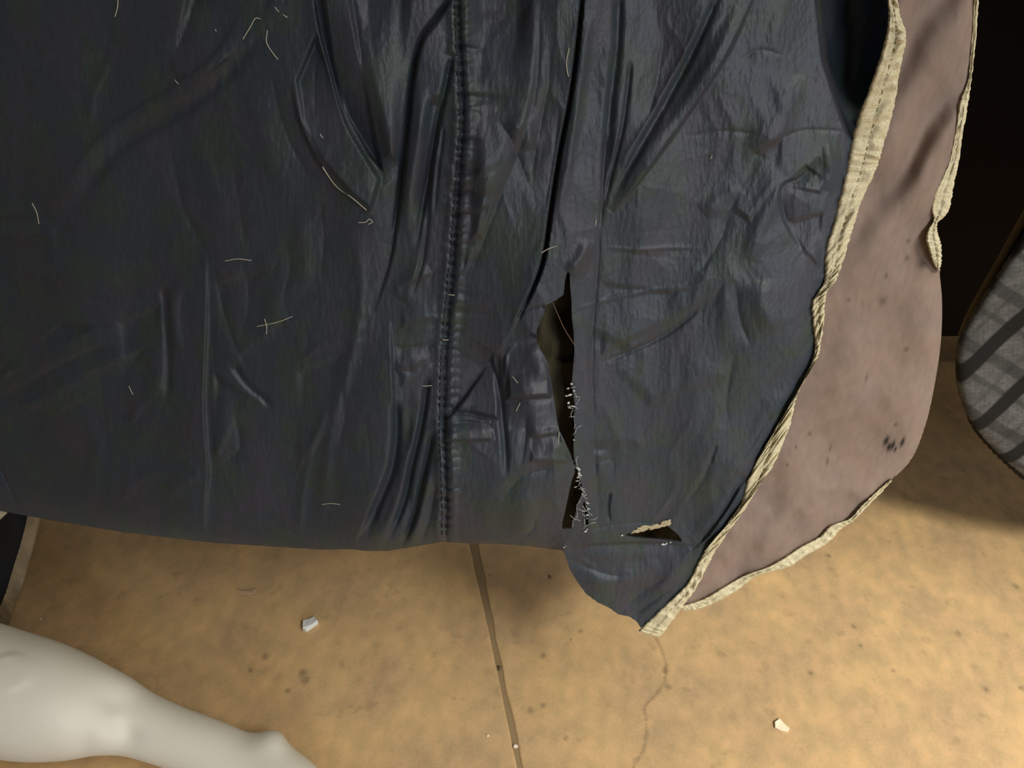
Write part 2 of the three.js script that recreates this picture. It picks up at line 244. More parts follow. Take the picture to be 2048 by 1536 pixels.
// folds of the cloth: [kind, points, width px, height mm, extra]
//  ridge (round), crease (sharp), step (one side proud: + = towards image right when drawn downwards), groove (slit)
const folds = [
  ['ridge', [[820, 935], [900, 935], [1000, 940], [1110, 935], [1190, 930]], 95, 12],
  ['tilt', [[505, 50], [440, 135], [360, 198], [250, 262], [185, 325], [135, 400], [100, 440]], 26, -3.4], ['crease', [[485, 15], [420, 110], [340, 172], [235, 235], [168, 300], [118, 380], [85, 425]], 9, -2.2], ['tilt', [[110, 452], [60, 456], [-40, 460]], 18, 3],
  // diagonal folds on the wide panel
    ['crease', [[400, -30], [372, 60], [350, 112]], 16, -3], ['crease', [[470, 90], [400, 165], [320, 215]], 7, 1.6],
  ['ridge', [[-40, 455], [30, 447], [95, 440]], 14, 3], ['ridge', [[95, 440], [105, 480], [100, 540]], 9, 1.6],
  ['ridge', [[235, 90], [185, 190], [178, 250]], 8, 1.6],
  ['step', [[585, 170], [600, 240], [640, 325], [690, 385], [745, 432]], 46, 3.4, 1],
  ['step', [[626, -40], [642, 60], [662, 140], [690, 235], [730, 310], [768, 372]], 30, -7, 1],
  ['ridge', [[626, -40], [642, 60], [662, 140], [690, 235]], 14, 1.4],
  ['crease', [[632, 110], [630, 170], [631, 235]], 4, -1],
  ['ridge', [[790, -20], [760, 100], [770, 220], [800, 330]], 34, 4],
  // long creases beside the gathered seam
  ['groove', [[905, -10], [872, 38], [843, 78], [826, 150], [815, 250], [806, 330], [796, 410], [788, 470]], 5, 5],
  ['step', [[905, -10], [872, 38], [843, 78], [826, 150], [815, 250], [806, 330], [796, 410], [780, 520], [745, 630]], 26, -3.2, -1],
  ['groove', [[907, 100], [893, 165], [877, 235], [864, 310], [848, 400], [832, 500]], 6, 3.4],
  ['groove', [[872, 190], [862, 270], [852, 350], [838, 440]], 11, 3.4],
  ['ridge', [[845, 170], [838, 260], [822, 360], [812, 470]], 9, 2.6],
  ['groove', [[862, 330], [856, 420], [845, 520], [820, 600]], 5, 1.6], ['groove', [[888, 250], [876, 340], [868, 430]], 4, 1.4],
  ['crease', [[1075, -20], [1070, 150], [1050, 250], [1020, 335], [990, 410], [968, 480], [945, 540]], 5, -1.5],
  ['step', [[1075, -20], [1070, 150], [1050, 250], [1020, 335], [990, 410], [968, 480]], 20, 1.4, -1],
  ['crease', [[1000, 240], [1030, 300], [1060, 380]], 9, -1.6], ['ridge', [[1020, 270], [1050, 250], [1060, 300]], 14, 2.2],
  // the slit-like pleat that leads to the tear
  ['groove', [[1166, -20], [1158, 60], [1150, 130], [1138, 210], [1122, 290], [1112, 350], [1100, 430], [1090, 500], [1082, 535], [1062, 585], [1040, 630], [1028, 655]], 3.6, 13, 4],
  ['step', [[1166, -20], [1158, 60], [1150, 130], [1138, 210], [1122, 290], [1112, 350], [1100, 430], [1090, 500], [1082, 535], [1062, 585], [1040, 630], [1010, 680], [990, 712]], 24, 3, -1],
  ['ridge', [[1180, 20], [1160, 160], [1140, 300], [1112, 440]], 9, 2.2],
  ['crease', [[1120, 210], [1105, 330], [1090, 420]], 5, -1.2], ['crease', [[1100, 90], [1095, 180], [1070, 300], [1062, 390]], 8, -1.2],
  // fan of folds to the right of the pleat
  ['groove', [[1238, -20], [1234, 90], [1222, 200], [1214, 300], [1208, 380]], 9, 3.6],
  ['groove', [[1262, 120], [1246, 250], [1222, 350], [1204, 430]], 4.5, 2.2], ['groove', [[1212, 270], [1206, 360], [1201, 460]], 3.5, 1.5],
  ['step', [[1512, -20], [1450, 112], [1378, 222], [1296, 335], [1228, 425]], 30, 5.5, -1],
  ['ridge', [[1490, -20], [1432, 108], [1362, 216], [1285, 325]], 9, 1.8],
  ['groove', [[1440, -20], [1392, 90], [1332, 205], [1272, 310], [1218, 410]], 8, 3.2],
  ['crease', [[1400, 40], [1350, 140], [1290, 250], [1240, 330]], 7, 1.6], ['crease', [[1330, 60], [1310, 180], [1290, 260]], 9, -1.4],
  ['crease', [[1200, 420], [1196, 520], [1187, 640], [1184, 740], [1188, 850]], 4.5, -1.1],
  ['ridge', [[1212, 495], [1280, 499], [1340, 495], [1402, 496]], 2.6, 0.7],
  ['ridge', [[1155, 618], [1190, 607], [1250, 590], [1330, 578], [1385, 572], [1432, 548]], 3.2, 1],
  ['groove', [[1400, 615], [1345, 660], [1290, 690], [1205, 725]], 5, 1.6],
  ['crease', [[1480, 120], [1520, 100], [1570, 112]], 5, -0.9], ['crease', [[1370, 275], [1450, 262], [1520, 270]], 4, -0.8],
  ['crease', [[1520, 300], [1600, 262], [1705, 264]], 4, -1],
  ['ridge', [[1600, 150], [1560, 240], [1520, 310]], 22, 3], ['ridge', [[1580, 360], [1530, 430], [1500, 520]], 16, 2.4],
  ['step', [[1640, 315], [1600, 355], [1566, 372], [1562, 410], [1580, 460], [1606, 500]], 26, -3.2, 1],
  ['ridge', [[1655, 290], [1660, 340], [1650, 380]], 9, 2], ['crease', [[1460, 420], [1440, 480], [1400, 545]], 12, -2],
  ['ridge', [[1480, 370], [1440, 400], [1410, 430]], 12, 1.8], ['crease', [[1470, 560], [1480, 640], [1500, 690]], 10, -2.2],
  ['ridge', [[1520, 560], [1530, 620], [1560, 660]], 18, 3], ['crease', [[1470, 700], [1455, 780], [1450, 860]], 9, -1.4],
  ['ridge', [[1590, 760], [1540, 830], [1500, 900], [1440, 980]], 15, 2.4], ['crease', [[1560, 800], [1510, 880], [1460, 960]], 8, -1.5],
  ['crease', [[1425, 900], [1410, 950], [1370, 1010]], 9, -1.6], ['groove', [[1432, 890], [1420, 930]], 3, 1.4],
  ['step', [[1490, 950], [1450, 1020], [1400, 1085], [1380, 1100]], 26, -2.8, -1], ['ridge', [[1478, 955], [1440, 1020], [1385, 1085]], 13, 2.8],
  ['groove', [[1220, 985], [1216, 1015], [1219, 1046]], 2.8, 2.2],
  ['crease', [[1182, 960], [1190, 930], [1225, 920], [1222, 970]], 6, -1], ['ridge', [[1200, 900], [1200, 960]], 10, 1.4],
  ['crease', [[1148, 1062], [1200, 1054], [1260, 1046], [1330, 1044]], 3, -0.8],
  ['step', [[1400, 1092], [1300, 1087], [1200, 1090], [1128, 1098]], 16, -2, 1],
  ['ridge', [[1290, 1240], [1330, 1180], [1400, 1080]], 16, 2], ['crease', [[1240, 1225], [1290, 1180], [1340, 1150]], 7, -1.6],
  ['crease', [[1260, 1235], [1310, 1200], [1350, 1170]], 5, -1.2], ['ridge', [[1150, 1150], [1230, 1165], [1320, 1130]], 14, 2], ['crease', [[1140, 1120], [1220, 1150], [1260, 1150]], 8, -1.4],
  // facets left of the tear
  ['step', [[988, 704], [950, 762], [915, 812], [880, 850]], 34, -4.2, -1],
  ['groove', [[992, 706], [998, 770], [1006, 850], [1011, 905], [1012, 960]], 6.5, 2.6],
  ['step', [[1062, 664], [1024, 690], [1008, 712], [1006, 760]], 40, -2.2, -1],
  ['crease', [[885, 826], [930, 826], [980, 840]], 4, -1.6], ['crease', [[890, 824], [925, 818], [955, 812]], 3.5, -1.2],
  ['ridge', [[890, 858], [930, 862], [985, 855]], 17, 2.4], ['ridge', [[1040, 750], [1065, 800], [1080, 860]], 22, 2.2],
  ['crease', [[1052, 830], [1050, 880], [1042, 930]], 6, -1.5], ['ridge', [[1060, 880], [1100, 870], [1135, 905]], 20, 3],
  ['ridge', [[1060, 690], [1075, 720], [1090, 760]], 16, 2.4], ['crease', [[1000, 1000], [1050, 950], [1120, 935]], 12, -1.8],
  ['groove', [[1090, 612], [1050, 622], [1030, 640]], 3, 1], ['ridge', [[1135, 545], [1160, 520], [1180, 480]], 10, 2.2],
  ['ridge', [[1040, 980], [1050, 1020], [1040, 1080]], 22, 2.4], ['crease', [[1066, 1035], [1068, 1055], [1045, 1075]], 5, -1.4],
  // lower gathers beside the seam
  ['step', [[778, 640], [784, 760], [786, 850], [776, 930], [745, 1005], [705, 1092]], 46, 4.4, -1],
  ['groove', [[790, 800], [792, 870], [782, 940], [755, 1010], [728, 1080]], 9, 4],
  ['groove', [[856, 752], [846, 830], [826, 920], [805, 1010], [772, 1085]], 6, 4.6], ['groove', [[866, 860], [845, 960], [826, 1040], [800, 1098]], 6, 4],
  ['ridge', [[838, 830], [815, 920], [792, 1010], [750, 1095]], 10, 3.6], ['ridge', [[862, 930], [842, 1020], [822, 1095]], 8, 3],
  ['crease', [[872, 960], [858, 1040], [840, 1090]], 5, -1.6], ['crease', [[880, 1000], [872, 1060], [880, 1085]], 5, 1.2],
  ['ridge', [[800, 600], [830, 560], [860, 540]], 18, 2.4], ['ridge', [[790, 740], [820, 720], [845, 735]], 16, 2.2], ['crease', [[795, 740], [830, 742], [850, 720]], 5, -1.2],
  // dark panel, lower half
  ['ridge', [[-40, 770], [60, 735], [140, 690], [200, 655]], 20, 3.4], ['groove', [[-40, 815], [40, 780], [110, 738], [200, 700], [260, 690]], 9, 2.4],
  ['ridge', [[-40, 850], [60, 808], [150, 757], [230, 722], [300, 700]], 12, 3.4],
  ['crease', [[416, 500], [416, 600], [414, 700], [410, 800], [416, 900], [419, 940], [414, 1000], [413, 1088]], 4.5, 2.6],
  ['step', [[416, 500], [416, 600], [414, 700], [410, 800], [416, 900], [419, 940], [414, 1000], [413, 1088]], 30, -3, 1],
  ['groove', [[328, 570], [332, 630], [336, 700], [336, 770], [330, 815]], 8, 3], ['ridge', [[390, 565], [352, 585], [346, 640], [360, 712]], 10, 3],
  ['groove', [[466, 730], [495, 770], [522, 792], [548, 818]], 7, 3], ['ridge', [[300, 640], [312, 740], [306, 820], [262, 900]], 18, 2.4],
  ['ridge', [[595, 725], [640, 692], [690, 684], [730, 682]], 6, 1.8], ['crease', [[640, 686], [700, 682], [728, 660]], 5, -1.2],
  ['ridge', [[715, 470], [722, 560], [716, 650], [692, 750], [664, 850], [650, 960], [640, 1060]], 9, 2.2],
  ['ridge', [[660, 800], [622, 900], [606, 980], [595, 1090]], 6, 1.6], ['crease', [[680, 760], [690, 840], [672, 900]], 7, -1.4],
  ['crease', [[430, 540], [445, 610], [470, 690], [500, 740]], 9, -1.6], ['ridge', [[530, 500], [545, 600], [525, 700]], 16, 2], ['crease', [[485, 520], [498, 600], [480, 690]], 8, -1.3],
  ['crease', [[470, 830], [478, 900], [440, 930]], 9, -2.2], ['ridge', [[440, 780], [450, 860], [425, 940]], 14, 2],
  ['crease', [[285, 935], [350, 920], [415, 905]], 4, -1], ['ridge', [[330, 1000], [370, 960], [410, 945]], 10, 1.8], ['ridge', [[240, 1010], [270, 965], [330, 940]], 8, 1.4],
  ['ridge', [[160, 830], [195, 880], [180, 960], [165, 1020]], 12, 1.8], ['ridge', [[240, 620], [200, 680], [260, 760]], 22, 2],
  ['crease', [[-10, 920], [8, 950], [30, 1000], [45, 1030]], 4, -2.4], ['ridge', [[20, 540], [130, 550], [220, 545], [250, 570]], 26, 2.6],
  ['ridge', [[20, 660], [10, 730]], 26, 3], ['crease', [[340, 300], [370, 420], [420, 520]], 12, -1.6], ['ridge', [[390, 250], [420, 360], [450, 460]], 16, 1.8],
  ['crease', [[540, 140], [570, 260], [620, 360]], 10, -1.4], ['ridge', [[500, 160], [530, 280], [580, 400]], 18, 1.8], ['crease', [[460, 300], [480, 420], [490, 500]], 10, -1.2],
  ['ridge', [[600, 420], [610, 500], [605, 580]], 13, 1.6], ['crease', [[570, 470], [580, 540], [560, 610]], 6, -1], ['crease', [[640, 400], [648, 480], [640, 560]], 6, -1],
];
const facets = [
  [[[930, -60], [1075, -60], [1060, 250], [970, 480], [935, 490]], -0.6, 2.6, 40],
  [[[985, 705], [940, 770], [893, 828], [940, 826], [1000, 842], [1003, 770]], 0, 5], [[[1010, 705], [1030, 682], [1060, 665], [1080, 670], [1100, 740], [1106, 795], [1012, 802]], 1, 5],
  [[[885, 843], [935, 838], [985, 846], [990, 882], [890, 884]], 0, 7, 6], [[[1058, 872], [1118, 862], [1146, 928], [1058, 926]], 0, 6], [[[1012, 805], [1105, 800], [1115, 860], [1015, 866]], 0, -2],
  [[[372, -20], [560, -20], [505, 95], [420, 150], [352, 165], [335, 130]], 1, 3, 16], [[[590, 160], [632, 60], [664, 150], [690, 240], [765, 355], [742, 428], [690, 382], [640, 322], [602, 240]], 1, 3, 10],
  [[[640, -20], [700, -20], [735, 180], [768, 350], [735, 310], [692, 235], [664, 140]], -3, -4, 8], [[[705, -60], [830, -60], [812, 150], [800, 330], [765, 320], [735, 180]], 0, 2.4, 24],
  [[[1562, 372], [1612, 328], [1652, 358], [1642, 388]], 1, 7, 6], [[[1485, 955], [1503, 948], [1440, 1070], [1390, 1098], [1372, 1096], [1430, 1030]], 4, 4, 7],
  [[[945, 20], [1066, 0], [1064, 150], [1000, 185], [950, 175]], 0, 2.5, 34], [[[940, 215], [1000, 200], [1050, 215], [1010, 330], [945, 375]], 0, 3, 28], [[[935, 425], [985, 405], [955, 500], [925, 560]], 1, 4, 10],
  [[[795, 570], [870, 540], [878, 640], [800, 660]], 1, 3.5, 12], [[[790, 690], [868, 680], [868, 740], [800, 780]], 1, 3.5, 12], [[[1320, 640], [1450, 560], [1460, 760], [1300, 820], [1220, 740]], 0, 1.6, 26],
  [[[1200, 560], [1360, 580], [1330, 650], [1200, 715]], 0, 2, 14], [[[1500, 300], [1570, 270], [1560, 360], [1500, 450], [1460, 420]], 1, 3, 14], [[[1570, 440], [1650, 420], [1640, 540], [1600, 500]], 0, 3, 12],
  [[[40, 120], [220, 60], [180, 240], [60, 260]], -1, -2, 30], [[[425, 560], [560, 520], [580, 640], [480, 730], [425, 720]], 1, 2, 22], [[[425, 740], [500, 790], [440, 920], [422, 900]], 1, 2.6, 14], [[[590, 740], [690, 700], [660, 860], [590, 960]], 1, 2, 18],
  [[[0, 740], [120, 640], [200, 650], [60, 735], [0, 765]], 0, 5, 12], [[[20, 810], [160, 745], [300, 690], [260, 760], [120, 830]], 0, 3, 14], [[[230, 640], [325, 600], [330, 780], [260, 860], [240, 760]], 1, 2, 20],
  [[[1160, 1110], [1390, 1100], [1330, 1190], [1200, 1170]], 1, 2, 20], [[[1165, 640], [1290, 700], [1290, 900], [1165, 900]], 0, 1.4, 24],
];
const SEAM = [[916, -30], [918, 60], [924, 160], [926, 250], [920, 330], [914, 420], [910, 480], [904, 560], [896, 640], [891, 720], [889, 800], [888, 860], [891, 930], [893, 1000], [893, 1084]];
const seamS = spline(SEAM, 6);
// gathers across the seam: y, side (+ right), length px, depth mm
const gathers = []; { const r = mulberry(5); for (let y = -10; y < 1060; y += 13 + r() * 12) for (const s of [-1, 1]) gathers.push([y + r() * 6, s, 18 + r() * 26, 0.9 + r() * 1.1, 3 + r() * 2.5, (r() - 0.5) * 0.5]); }
for (const [y, s, L, h, w] of [[98, 1, 50, 3.2, 9], [195, 1, 110, 3.4, 11], [225, -1, 60, 1.8, 5], [282, 1, 40, 3, 8], [340, 1, 50, 3, 12], [388, 1, 85, 4.4, 15], [432, 1, 28, 3, 9], [588, 1, 80, 1.6, 7], [620, 1, 100, 1.4, 6], [520, 1, 60, 1.4, 9]]) gathers.push([y, s, L, h, w, 0.1]);

// the coat turns away to the sides (mm at a column)
const turn = x => x < 0 ? -62 - 16 * (1 - Math.exp(x / 130)) : x < 1000 ? -62 * ((1000 - x) / 1000) ** 2 : -9 * ((x - 1000) / 900) ** 2;
function buildHeights(xs, ys) {
  const W = xs.length, Hn = ys.length, A = new Float32Array(W * Hn);
  const lo = (arr, v) => { let a = 0, b = arr.length; while (a < b) { const m = a + b >> 1; arr[m] < v ? a = m + 1 : b = m; } return a; };
  // whole-body shape and soft crumple
  for (let j = 0; j < Hn; j++) for (let i = 0; i < W; i++) {
    const x = xs[i], y = ys[j];
    let h = turn(x);      // turns away on both sides
    h += 5 * n1(x / 420, y / 900) + (1.3 + 0.6 * smooth(700, 900, x)) * n2(x / 190 + 3, y / 420);
    const wx = x + 26 * n3(x / 170, y / 170), wy = y + 26 * n4(x / 170, y / 170);
    h += (0.2 + 0.2 * smooth(640, 860, x)) * (1 - 2 * Math.abs(n2(wx / 110, wy / 330))) + 0.10 * (1 - 2 * Math.abs(n3(wx / 46 + wy / 190, wy / 190)));
    h += 0.10 * n4(x / 10, y / 60) + 0.06 * n1(x / 14 + y / 20, y / 15) + 0.04 * n2(x / 5.5, y / 30);
    A[j * W + i] = h;
  }
  const add = (pts, reach, fn) => {
    const c = spline(pts, 11); let x0 = 1e9, x1 = -1e9, y0 = 1e9, y1 = -1e9;
    for (const p of c) { x0 = Math.min(x0, p[0]); x1 = Math.max(x1, p[0]); y0 = Math.min(y0, p[1]); y1 = Math.max(y1, p[1]); }
    const i0 = lo(xs, x0 - reach), i1 = lo(xs, x1 + reach), j0 = lo(ys, y0 - reach), j1 = lo(ys, y1 + reach);
    for (let j = j0; j < j1; j++) for (let i = i0; i < i1; i++) {
      const m = nearest(c, xs[i], ys[j], false); if (m.d > reach) continue;
      A[j * W + i] += fn(m.d, m.s, m.t);
    }
  };
  for (const [kind, pts, w, h0, e] of folds) {
    const mx = pts[pts.length >> 1][0], h = h0 * (mx < 770 && kind !== 'step' && kind !== 'tilt' ? 0.75 : mx > 1200 && kind !== 'step' ? 0.9 : 1.2);
    const tp = t => Math.min(1, t / 0.22, (1 - t) / 0.22) ** 0.8;
    if (kind === 'ridge') add(pts, w * 3.9, (d, s, t) => h * tp(t) * Math.exp(-((d / w / 1.3) ** 2)));
    if (kind === 'crease') add(pts, w * 5, (d, s, t) => h * tp(t) * Math.exp(-d / w));
    if (kind === 'groove') add(pts, w * 3, (d, s, t) => -h * Math.min(1, t / 0.08, (1 - t) / 0.2) * Math.exp(-((d / w) ** (e ?? 2.4))));
    if (kind === 'tilt') add(pts, w * 2.2, (d, s, t) => h * tp(t) * (d * s / w) * Math.exp(-((d / w) ** 4) * 0.5));
    if (kind === 'step') add(pts, w * 4.5, (d, s, t) => { const q = d * s * e; return h * tp(t) * (q > 0 ? Math.exp(-((q / w) ** 1.3) * 0.7) : Math.exp(-((q / 3) ** 2))); });
  }
  // a scatter of small creases that run with the cloth
  const rc = mulberry(77);
  for (let k = 0; k < 420; k++) {
    const x = rc() * 1780, y = rc() * 1230, right = smooth(1150, 1350, x), dir = (x < 700 ? 1.45 + (rc() - 0.5) * 0.7 : x < 1180 ? 1.6 + (rc() - 0.5) * 0.5 : (rc() < 0.75 ? 2.05 : 3.0) + (rc() - 0.5) * 0.5), L = 25 + rc() * 85, b = (rc() - 0.5) * 14;
    const w = 2.6 + rc() * 4.5, hh = (rc() < 0.5 ? -1 : 1) * (0.06 + rc() * 0.18) * (x < 700 ? 0.6 : 1), cx = Math.cos(dir), cy = Math.sin(dir);
    add([[x - cx * L, y - cy * L], [x - cy * b, y + cx * b], [x + cx * L, y + cy * L]], w * 4, (d, s, t) => hh * Math.sin(Math.PI * t) * Math.exp(-d / w));
  }
  // flat facets between the creases: outline, tilt in mm per 100 px across and down
  for (const [poly, tx, ty, f = 9] of facets) {
    let x0 = 1e9, x1 = -1e9, y0 = 1e9, y1 = -1e9, cx = 0, cy = 0;
    for (const p of poly) { x0 = Math.min(x0, p[0]); x1 = Math.max(x1, p[0]); y0 = Math.min(y0, p[1]); y1 = Math.max(y1, p[1]); cx += p[0] / poly.length; cy += p[1] / poly.length; }
    for (let j = lo(ys, y0); j < lo(ys, y1); j++) for (let i = lo(xs, x0); i < lo(xs, x1); i++) if (inside(poly, xs[i], ys[j])) {
      const d = nearest(poly, xs[i], ys[j]).d;
      A[j * W + i] += smooth(0, f, d) * ((xs[i] - cx) * tx + (ys[j] - cy) * ty) * (cx > 860 && cx < 1150 && cy > 600 ? 0.02 : 0.012);
    }
  }
  // seam ditch with its gathers
  add(SEAM, 90, (d, s) => -1.6 * Math.exp(-((d / 3) ** 2)) + 1.7 * Math.exp(-(((d - 13) / 9) ** 2)));
  for (const [y, s, L, h, w, sl] of gathers) {
    const k = nearest(seamS, 905, y, false), x0 = k.x;
    add([[x0 + s * 2, y], [x0 + s * L * 0.5, y + sl * L * 0.4], [x0 + s * L, y + sl * L]], w * 3, (d, q, t) => -h * (1 - t) ** 0.8 * Math.exp(-((d / w) ** 2)));
  }
  // deep hollow beside the binding, high up on the front edge
  for (let j = 0; j < Hn; j++) for (let i = 0; i < W; i++) {
    const x = xs[i], y = ys[j]; if (x < 1560 || y > 420) continue;
    const ex = 1634 + Math.max(0, y) * 0.10 + Math.max(0, y - 120) * 0.22;     // crisp lip of the hollow
    const right = nearestBind(y);
    const u = clamp((x - ex) / Math.max(30, right - ex), 0, 1);
    const k = smooth(300, 150, y) * smooth(ex - 4, ex + 12, x);
    A[j * W + i] += -62 * k * (0.35 + 0.65 * Math.sin(Math.PI * Math.min(1, u * 0.62 + 0.2)));
  }
  // bottom hem rolls under
  const hemS = spline(hem.slice(0, 18), 25);
  for (let j = 0; j < Hn; j++) { if (ys[j] < 860) continue; for (let i = 0; i < W; i++) if (xs[i] < 1150) {
    const m = nearest(hemS, xs[i], ys[j], false), q = clamp(1 - m.d / 62, 0, 1), f = smooth(1135, 1090, xs[i]);
    A[j * W + i] -= f * 11 * (1 - Math.sqrt(Math.max(0, 1 - q * q * 0.96)));
  } }
  return A;
}
function nearestBind(y) { for (let i = 1; i < bindL.length; i++) if (bindL[i][1] <= y) { const a = bindL[i - 1], b = bindL[i]; return a[0] + (b[0] - a[0]) * (y - a[1]) / (b[1] - a[1]); } return 1760; }
const sxs = [...range(-420, -20, 20), ...range(-15, 1815, 2.5)], sys = [...range(-300, -20, 14), ...range(-15, 1290, 2.5)];
const SH = buildHeights(sxs, sys);
function shellH(x, y) {                                // height of the cloth in metres at a spot
  const fi = (arr, v) => { let a = 0, b = arr.length - 2; while (a < b) { const m = a + b + 1 >> 1; arr[m] <= v ? a = m : b = m - 1; } return a; };
  const i = fi(sxs, x), j = fi(sys, y), W = sxs.length, u = clamp((x - sxs[i]) / (sxs[i + 1] - sxs[i]), 0, 1), v = clamp((y - sys[j]) / (sys[j + 1] - sys[j]), 0, 1);
  const q = j * W + i;
  return 0.001 * ((SH[q] * (1 - u) + SH[q + 1] * u) * (1 - v) + (SH[q + W] * (1 - u) + SH[q + W + 1] * u) * v);
}

// cloth materials
const crinkle = dataTexture(1024, 1024, (u, v) => { const q = 128 + 46 * n1(u * 190, v * 60) + 40 * n2(u * 420, v * 90) + 26 * n3(u * 60, v * 40) + 18 * n4(u * 500, v * 500); return [q, q, q]; }, false);
crinkle.repeat.set(3, 3);
M.shell = new THREE.MeshPhysicalMaterial({
  color: 0xffffff, roughness: 0.48, specularIntensity: 1, sheen: 0.5, sheenRoughness: 0.5, sheenColor: new THREE.Color(0.30, 0.31, 0.34), side: THREE.DoubleSide, bumpMap: crinkle, bumpScale: 0.0002,
  map: dataTexture(1024, 1024, (u, v) => {             // navy with random blotches towards green and plum
    const x = u * 14, y = v * 14, a = fbm(n1, x * 1.5, y * 0.9, 3), b = fbm(n2, x * 1.9 + 9, y * 1.3, 3), c = n3(x * 16, y * 5), d = n4(x * 60, y * 60);
    const k = 1 + 0.05 * c + 0.06 * d, p = smooth(0.02, 0.3, a), g = smooth(0.02, 0.3, b) * (1 - p);
    return [(48 + 6 * p + 2 * g) * k, (58 + 4 * g) * k, (68 - 6 * g + 1 * p) * k];
  }),
});
M.thread = std(0x12141a, 0.7); M.liningOlive = new THREE.MeshPhysicalMaterial({ color: 0x3c3824, roughness: 0.9, side: THREE.DoubleSide });
{ // open weave of the inner cloth
  const w = dataTexture(256, 256, (u, v) => { const q = 128 + 60 * Math.sin(u * Math.PI * 64) + 60 * Math.sin(v * Math.PI * 64); return [q, q, q]; }, false); w.wrapS = w.wrapT = THREE.RepeatWrapping; w.repeat.set(22, 22);
  M.liningOlive.bumpMap = w; M.liningOlive.bumpScale = 0.0005;
}
const twill = (a, b, rep) => { const t = dataTexture(256, 256, (u, v) => { const k = 1 + 0.05 * Math.sin((u + v) * Math.PI * 128) + 0.10 * n1(u * 14, v * 14) + 0.05 * n2(u * 60, v * 60), s = smooth(0.3, 0.7, n3(u * 8, v * 8)); return [(a[0] * (1 - s) + b[0] * s) * k, (a[1] * (1 - s) + b[1] * s) * k, (a[2] * (1 - s) + b[2] * s) * k]; }); t.repeat.set(rep, rep); return t; };
M.cream = std(0xffffff, 0.85, { map: twill([206, 199, 168], [192, 183, 150], 6) });
M.fluff = std(0xcfd6d8, 0.9); M.beige = std(0xb3a78a, 0.9);

